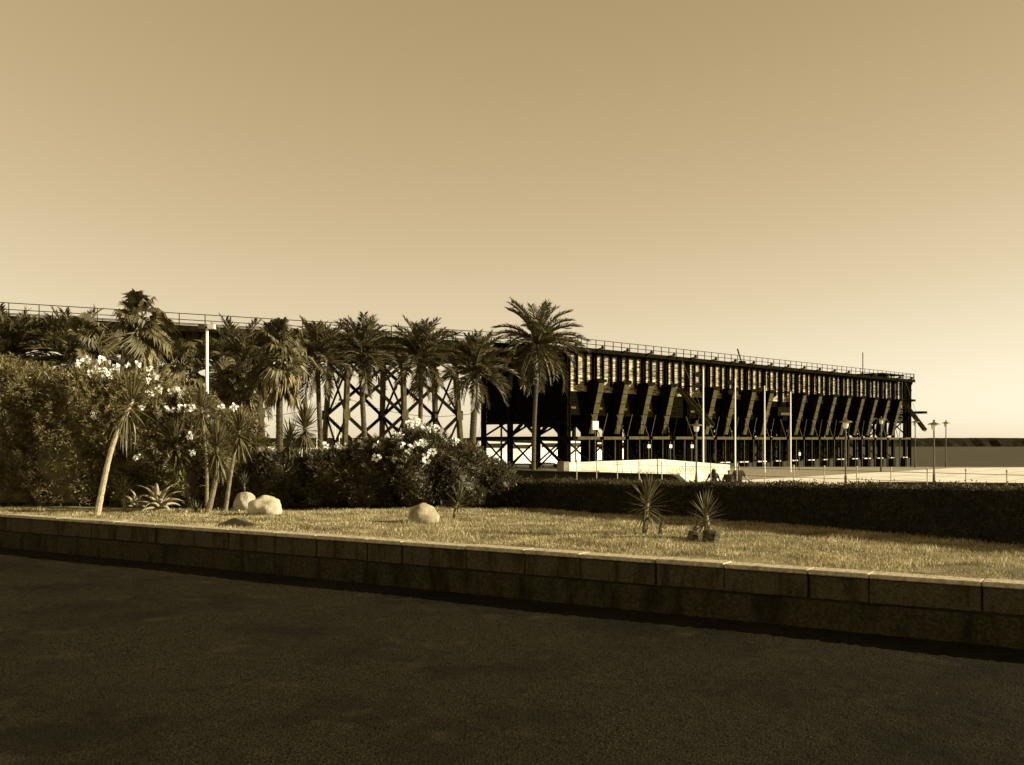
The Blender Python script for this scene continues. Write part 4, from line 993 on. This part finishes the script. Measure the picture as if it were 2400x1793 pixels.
# ------------------------------------------------------------------ harbour boats
def hull_mesh(L, B, D):
    mb = MB(); N = 8; vs = []; fs = []
    for i in range(N + 1):
        t = i / N; w = B / 2 * (1 - max(0, (t - .45) / .55) ** 2.2) * (.82 + .18 * min(1, t * 4)); sh = D * (1 + .25 * t * t)
        xx = (t - .5) * L
        vs += [(xx, -w, sh), (xx, -w * .86, .25), (xx - .0, 0, -.35 * (1 - t)), (xx, w * .86, .25), (xx, w, sh)]
    for i in range(N):
        for q in range(4): fs.append((i * 5 + q, i * 5 + q + 1, i * 5 + 6 + q, i * 5 + 5 + q))
        fs.append((i * 5 + 4, i * 5, i * 5 + 5, i * 5 + 9))
    fs.append((0, 1, 2, 3, 4)); return mb.add(vs, fs)
def boat(name, label, px, Y, L, rot, mast=0, cabin=True):
    root = thing(name, label, 'boat', ((px - 1200) / F * Y, Y, -1.1), rot, 'boats moored in the harbour')
    hull_mesh(L, L * .32, L * .13 + .35).build('hull', 'hull', root)
    d = L * .13 + .35
    if cabin:
        cb = MB().prism([(-L * .28, -L * .1, d), (L * .18, -L * .1, d), (L * .08, -L * .1, d + L * .13), (-L * .24, -L * .1, d + L * .14)], (0, 0, 0), (0, L * .2, 0)).build('cabin', 'hull', root)
        MB().box(-L * .2, L * .06, -L * .1 - .02, -L * .1 - .002, d + L * .055, d + L * .11).build('window', 'dark_metal', cb)
    if mast:
        MB().tube([(L * .05, 0, d - .2), (L * .05, 0, mast + 1.1)], [.07, .045], 6).build('mast', 'white_paint', root)
        MB().bar((L * .05, 0, d + 1.0), (-L * .4, 0, d + .95), .12).build('boom', 'white_paint', root)
        mb = MB().tube([(L * .05, 0, mast + 1.0), (L * .48, 0, d + .25)], .012, 4).tube([(L * .05, 0, mast + 1.0), (-L * .48, 0, d)], .012, 4); mb.build('rigging', 'cable', root)
for (px, Y, L, rot, mast, lb) in ((782, 165, 9, 1.2, 6.6, 'moored sailboat with the tallest mast left of the viaduct tower'), (790, 172, 8, .4, 5.4, 'sailboat second from left beyond the viaduct tower'),
                                  (800, 160, 8, 1.0, 4.7, 'sailboat with shorter mast just left of the tower leg'), (736, 170, 9, .2, 5.0, 'sailboat behind the thin trunked palm'),
                                  (1130, 150, 9, 1.9, 5.5, 'sailboat seen just left of the pier end')):
    boat('sailboat', lb, px, Y, L, rot, mast)
for (px, Y, L, rot, lb) in ((1168, 165, 13, .15, 'white motorboat under the near corner of the pier, leftmost'), (1228, 172, 12, .3, 'white motorboat behind the tall lone palm trunk'), (1300, 178, 13, .2, 'white motorboat beneath the first hoppers'),
                            (1352, 190, 13, .5, 'white motorboat behind the first pier columns'), (1408, 200, 12, .2, 'white motorboat behind the second pier bay'), (1478, 215, 13, .3, 'white motorboat behind the fourth pier bay'), (1118, 160, 11, .2, 'white motorboat left of the pier, behind the oleanders')):
    boat('motorboat', lb, px, Y, L, rot)

# ------------------------------------------------------------------ people
def skin_obj(name, verts, edges, radii, m, parent, root_i=0, sub=2):
    me = bpy.data.meshes.new(name); me.from_pydata(verts, edges, []); me.materials.append(M[m])
    o = inst(name, me, parent); md = o.modifiers.new('skin', 'SKIN'); md.use_smooth_shade = True
    for i, r in enumerate(radii): me.skin_vertices[0].data[i].radius = (r, r) if isinstance(r, (int, float)) else r
    for i in range(len(verts)): me.skin_vertices[0].data[i].use_root = (i == root_i)
    s = o.modifiers.new('subsurf', 'SUBSURF'); s.levels = sub; s.render_levels = sub
    return o
def person(label, px, Y, H, arms, stride=.18, shirt='dark_cloth', pants='pale_cloth', hair='short', rotz=0, bag=None, wide=1.0):
    root = thing('person', label, 'person', ((px - 1200) / F * Y, Y, 0), rotz, 'people walking on the plaza'); k = H / 1.75
    V_ = {'pel': (0, 0, .95), 'wst': (0, .01, 1.10), 'chs': (0, .02, 1.30), 'neck': (0, .02, 1.47), 'nk2': (0, .025, 1.52), 'hd': (0, .035, 1.60), 'top': (0, .03, 1.69)}
    A_ = {}
    for s, sd in (('l', -1), ('r', 1)):
        V_['sh' + s] = (sd * .17 * wide, .01, 1.42); e, w = arms[s]
        V_['el' + s] = e; V_['wr' + s] = w
        V_['hp' + s] = (sd * .09, 0, .90); st = stride * (1 if s == 'l' else -1)
        V_['kn' + s] = (sd * .10, st * .55, .50); V_['an' + s] = (sd * .10, st, .09); V_['to' + s] = (sd * .11, st + .17, .035)
    names = list(V_); idx = {n: i for i, n in enumerate(names)}
    rad = {'pel': (.125, .085), 'wst': (.105, .075), 'chs': (.125, .085), 'neck': .06, 'nk2': .052, 'hd': .092, 'top': .07}
    for s in 'lr': rad.update({'sh' + s: .065, 'el' + s: .042, 'wr' + s: .03, 'hp' + s: .085, 'kn' + s: .056, 'an' + s: .038, 'to' + s: .034})
    E = [('pel', 'wst'), ('wst', 'chs'), ('chs', 'neck'), ('neck', 'nk2'), ('nk2', 'hd'), ('hd', 'top')]
    for s in 'lr': E += [('chs', 'sh' + s), ('sh' + s, 'el' + s), ('el' + s, 'wr' + s), ('pel', 'hp' + s), ('hp' + s, 'kn' + s), ('kn' + s, 'an' + s), ('an' + s, 'to' + s)]
    # hands: palm and five fingers
    for s, sd in (('l', -1), ('r', 1)):
        w = Vector(V_['wr' + s]); d = (w - Vector(V_['el' + s])).normalized(); sp = d.cross(Vector((1, 0, 0))).normalized()
        pm = w + d * .07; V_['pm' + s] = tuple(pm); rad['pm' + s] = (.034, .02); E.append(('wr' + s, 'pm' + s))
        for f in range(5):
            off = sp * (.026 - .013 * f) if f < 4 else sp * .05
            st_ = pm + off + (d * .02 if f < 4 else d * -.02); en = st_ + d * (.05, .055, .05, .04, .03)[f] + Vector((-sd * .01, 0, 0))
            V_[f'f{f}{s}'] = tuple(st_); V_[f'g{f}{s}'] = tuple(en); rad[f'f{f}{s}'] = .009; rad[f'g{f}{s}'] = .007
            E += [('pm' + s, f'f{f}{s}'), (f'f{f}{s}', f'g{f}{s}')]
    names = list(V_); idx = {n: i for i, n in enumerate(names)}
    sc = lambda p: tuple(Vector(p) * k)
    def rsc(r, g=1.0, a=0): return (r[0] * k * g + a, r[1] * k * g + a) if isinstance(r, tuple) else r * k * g + a
    body = skin_obj('body', [sc(V_[n]) for n in names], [(idx[a], idx[b]) for a, b in E], [rsc(rad[n]) for n in names], 'skin', root)
    # shirt and trousers as clothing over the body
    sn = ['wst', 'pel', 'chs', 'neck'] + [a + s for s in 'lr' for a in ('sh', 'el')]
    si = {n: i for i, n in enumerate(sn)}; V2 = {n: V_[n] for n in sn}
    for s in 'lr': V2['el' + s] = tuple(Vector(V_['sh' + s]).lerp(Vector(V_['el' + s]), .75))
    skin_obj('shirt', [sc(V2[n]) for n in sn], [(si[a], si[b]) for a, b in [('pel', 'wst'), ('wst', 'chs'), ('chs', 'neck')] + [('chs', 'sh' + s) for s in 'lr'] + [('sh' + s, 'el' + s) for s in 'lr']],
             [rsc({'pel': (.165, .12), 'wst': (.15 * wide, .115), 'chs': (.18 * wide, .125)}[n]) if n in ('pel', 'wst', 'chs') else rsc(rad[n], 1.06, .022) if n != 'neck' else rsc(.062) for n in sn], shirt, root)
    tn = ['pel'] + [a + s for s in 'lr' for a in ('hp', 'kn', 'an')]; ti = {n: i for i, n in enumerate(tn)}
    skin_obj('trousers', [sc(V_[n]) for n in tn], [(ti['pel'], ti['hp' + s]) for s in 'lr'] + [(ti['hp' + s], ti['kn' + s]) for s in 'lr'] + [(ti['kn' + s], ti['an' + s]) for s in 'lr'],
             [rsc(rad[n], 1.05, .018) for n in tn], pants, root)
    # hair: cap, longer for the long-haired walker
    hp_ = Vector(V_['hd']) * k
    if hair == 'long':
        skin_obj('hair', [tuple(hp_ + Vector((0, -.01, .06))), tuple(hp_ + Vector((0, -.045, -.02))), tuple(hp_ + Vector((0, -.09, -.16))), tuple(hp_ + Vector((0, -.12, -.36)))],
                 [(0, 1), (1, 2), (2, 3)], [.098, .115, (.15, .06), (.17, .05)], 'hair', root)
    else:
        skin_obj('hair', [tuple(hp_ + Vector((0, -.012, .055))), tuple(hp_ + Vector((0, -.028, .0)))], [(0, 1)], [.09, .095], 'hair', root)
    for sd in (-1, 1): skin_obj('ear', [tuple(hp_ + Vector((sd * .088, .0, .012))), tuple(hp_ + Vector((sd * .092, .0, -.025)))], [(0, 1)], [.018, .014], 'skin', root, sub=1)
    skin_obj('nose', [tuple(hp_ + Vector((0, .085, .01))), tuple(hp_ + Vector((0, .105, -.025)))], [(0, 1)], [.012, .018], 'skin', root, sub=1)
    if bag:
        MB().prism([(-.15, -.16, 1.0), (.15, -.16, 1.0), (.17, -.16, 1.2), (.14, -.16, 1.42), (-.14, -.16, 1.42), (-.17, -.16, 1.2)], (0, 0, 0), (0, -.17, 0)).build('backpack', bag, root)
    return root
person('person with long dark hair and dark top, arms held out, leftmost walker', 1673, 47, 1.72, {'l': ((-.30, .0, 1.20), (-.44, -.02, 1.02)), 'r': ((.27, .02, 1.17), (.37, .03, .98))}, hair='long', wide=.88)
person('person in dark shirt with short hair, middle and broadest walker', 1709, 47, 1.66, {'l': ((-.27, 0, 1.16), (-.30, .05, .92)), 'r': ((.27, 0, 1.16), (.31, .05, .92))}, stride=-.16, pants='dark_cloth', wide=1.18)
person('tall person in brown top leaning left with one arm out, rightmost walker', 1731, 46.5, 1.88, {'l': ((-.24, .05, 1.18), (-.26, .12, .97)), 'r': ((.32, 0, 1.18), (.50, .0, .98))}, shirt='brown_cloth', pants='pale_cloth', rotz=.1)
